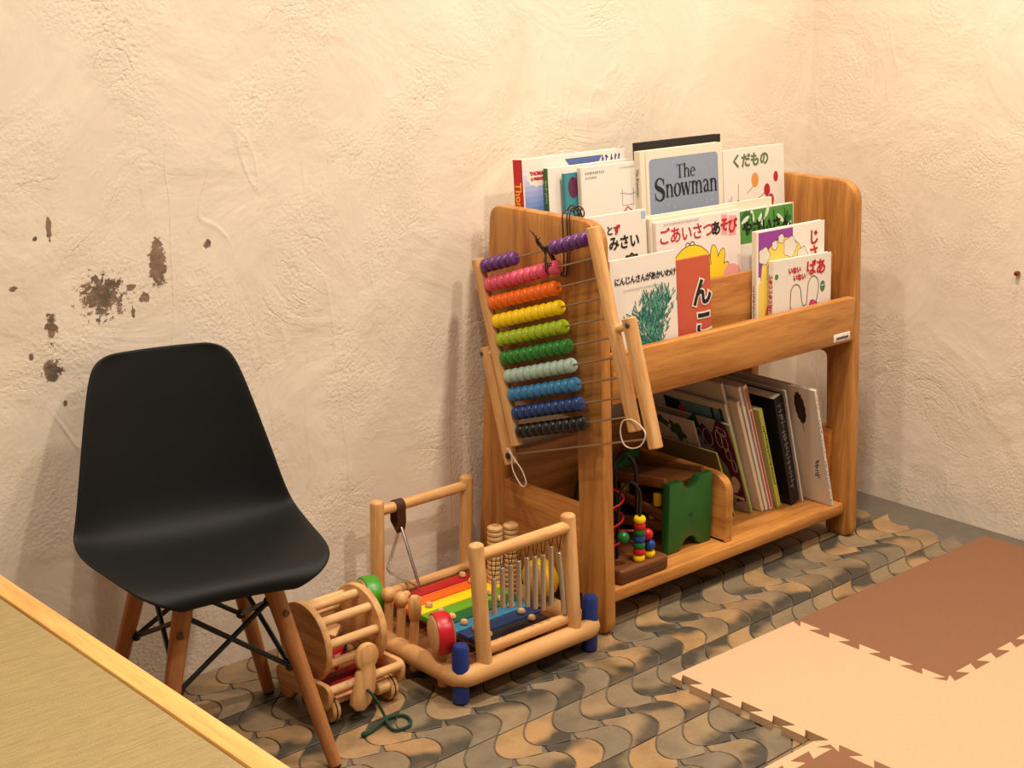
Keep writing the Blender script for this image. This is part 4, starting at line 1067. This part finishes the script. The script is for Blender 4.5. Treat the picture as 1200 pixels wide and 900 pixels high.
# ---- bottom shelf, spines outward, leaning to the left
LB = Matrix(((0, 1, 0, 0), (-1, 0, 0, 0), (0, 0, 1, 0), (0, 0, 0, 1)))
def low(bx, yfr, lean, h, d, t, label, **k):
    return book(label, T(bx, yfr + d, .0704) @ LB @ Matrix.Rotation(R(lean), 4, 'X'), d, h, t, side='R', group=GL, **k)
bk = low(-.456, -.172, 22.5, .205, .118, .003, 'white booklet with a green leaf print leaning over the divider', cover=white, hard=False)
p = Print(); lf = cm('print_leaf', 70, 96, 60)
p.ell((.070, .172), .022, .015, lf, 2.2, wob=.22, k=5, n=40); p.ell((.035, .188), .018, .009, lf, 2.6, wob=.2, k=5, n=30); p.stroke([(.070, .172), (.100, .135)], .0015, lf); p.done(bk)
bk = low(-.466, -.224, 23.5, .150, .175, .004, 'olive and lime magazine just showing above the shelf divider', cover=cm('mag_olive', 120, 118, 70), spine=cm('mag_lime', 150, 170, 60), hard=False)
bk = low(-.434, -.240, 22, .208, .180, .005, 'magazine with a purple and green patterned cover and curly lettering', cover=cm('mag_grey', 176, 166, 150), spine=cm('mag_spine', 150, 168, 70), hard=False)
p = Print(); pl = cm('print_wine', 92, 26, 66); gr2 = cm('print_bottle', 40, 84, 62); lm = cm('print_limegreen', 132, 168, 46)
p.poly([(.070, .190), (.098, .218), (.104, .180), (.090, .150), (.080, .150)], gr2)
p.poly([(.096, .180), (.112, .196), (.132, .178), (.150, .215), (.172, .205), (.178, .150), (.176, .03), (.150, .02), (.150, .10), (.125, .14), (.104, .145)], pl)
for cx, cz, rx, rz in ((.086, .165, .006, .016), (.098, .163, .006, .018), (.118, .165, .011, .020), (.146, .168, .007, .020), (.158, .160, .007, .018), (.160, .135, .006, .014), (.168, .110, .005, .014)):
    p.stroke(arcp(cx, cz, rx, rz, 0, 360, 16), .0016, white)
p.poly([(.146, .198), (.166, .192), (.167, .178), (.147, .182)], white); p.poly([(.148, .196), (.164, .191), (.165, .180), (.149, .184)], pl)
p.ell((.160, .068), .010, .016, cm('print_skin', 226, 190, 150)); p.ell((.150, .052), .012, .010, cream)
p.poly([(.118, .01), (.146, .01), (.146, .085), (.126, .10)], lm); p.done(bk)
text('croo', .013, (.160, .034), white, bk, bold=.0006, y=-.0009)
bk = low(-.4265, -.232, 21.5, .248, .185, .006, 'grey-white booklet with a blue photo strip, behind the patterned magazine', cover=cm('cover_fog', 206, 198, 182), hard=False)
p = Print(); p.poly([(.030, .198), (.178, .198), (.178, .235), (.030, .235)], cm('print_sea', 96, 142, 150)); p.poly([(.030, .202), (.075, .202), (.070, .230), (.030, .235)], inkb); p.ell((.072, .212), .009, .009, pk)
p.ell((.040, .200), .012, .008, inkb); p.stroke([(.150, .21), (.150, .235)], .006, inkb); p.stroke([(.172, .21), (.172, .238)], .005, inkb); p.done(bk)
bk = low(-.4185, -.226, 21, .290, .184, .006, 'plain pale grey booklet standing tall between the blue strip and white spine', cover=cm('cover_stone', 198, 190, 176), hard=False)
bk = low(-.4105, -.246, 20.8, .252, .185, .008, 'cream book with a plain cream spine, left of the red-striped spine', cover=cream, spine=cm('spine_cream', 222, 204, 172))
bk = low(-.4005, -.248, 20.5, .282, .190, .007, 'white book with a thin white spine touching the red-striped one', cover=white)
bk = low(-.390, -.250, 20.2, .282, .190, .010, 'book with a red stripe down its white spine', cover=white, spine=white)
fm_ = finish('spine_stripe', box_bm((.1901, .003, .004), (.1909, .0075, .225), 0), cm('stripe_red', 196, 62, 62), bk, smooth=False)
finish('spine_stripe', box_bm((.1901, .0015, .228), (.1909, .0085, .275), 0), cm('stripe_rust', 176, 96, 56), bk, smooth=False)
bk = low(-.370, -.252, 19.0, .222, .180, .011, 'lower book with a yellow-green spine beside the thick black one', cover=cm('cover_moss', 200, 190, 130), spine=cm('spine_lime', 186, 190, 70))
spine_marks(bk, .0075, .180, .011, .05, .185, inkb, 'R')
bk = low(-.340, -.262, 17.2, .238, .200, .026, 'thick black hardback with pale lettering down its spine', cover=cm('cover_jet', 16, 16, 20, rough=.3))
spine_marks(bk, .0125, .200, .026, .035, .222, cm('ink_pale', 150, 140, 140), 'R')
bk = low(-.307, -.263, 17.0, .250, .205, .004, 'thin white booklet sandwiched between the black hardback and the big white book', cover=white, hard=False)
bk = low(-.2860, -.317, 17.0, .258, .262, .007, 'large white book with a dark leaf and speckled spine, rightmost on bottom shelf', cover=white, spine=white)
p = Print(); lfd = cm('print_darkleaf', 50, 36, 34)
p.ell((.222, .212), .012, .034, lfd, .05, wob=.05, k=13, n=60); p.stroke([(.222, .18), (.224, .160)], .0015, lfd)
for k in range(14): p.stroke([(.236 + .0004*k + random.uniform(-.004, .004), .060 + k*.0030), (.242 + .0004*k + random.uniform(-.004, .004), .062 + k*.0030)], .0014, lfd)
p.done(bk)
bm = bmesh.new()
for k in range(44):
    z = .004 + k*.0057 + random.uniform(-.002, .002); y = random.uniform(0, .005); s = random.uniform(.0006, .0016)
    q = box_bm((.2622, y, z), (.2629, y+s, z+s*1.6), 0); me = bpy.data.meshes.new('q'); q.to_mesh(me); q.free(); bm.from_mesh(me); bpy.data.meshes.remove(me)
finish('spine_speckles', bm, lfd, bk, smooth=False)
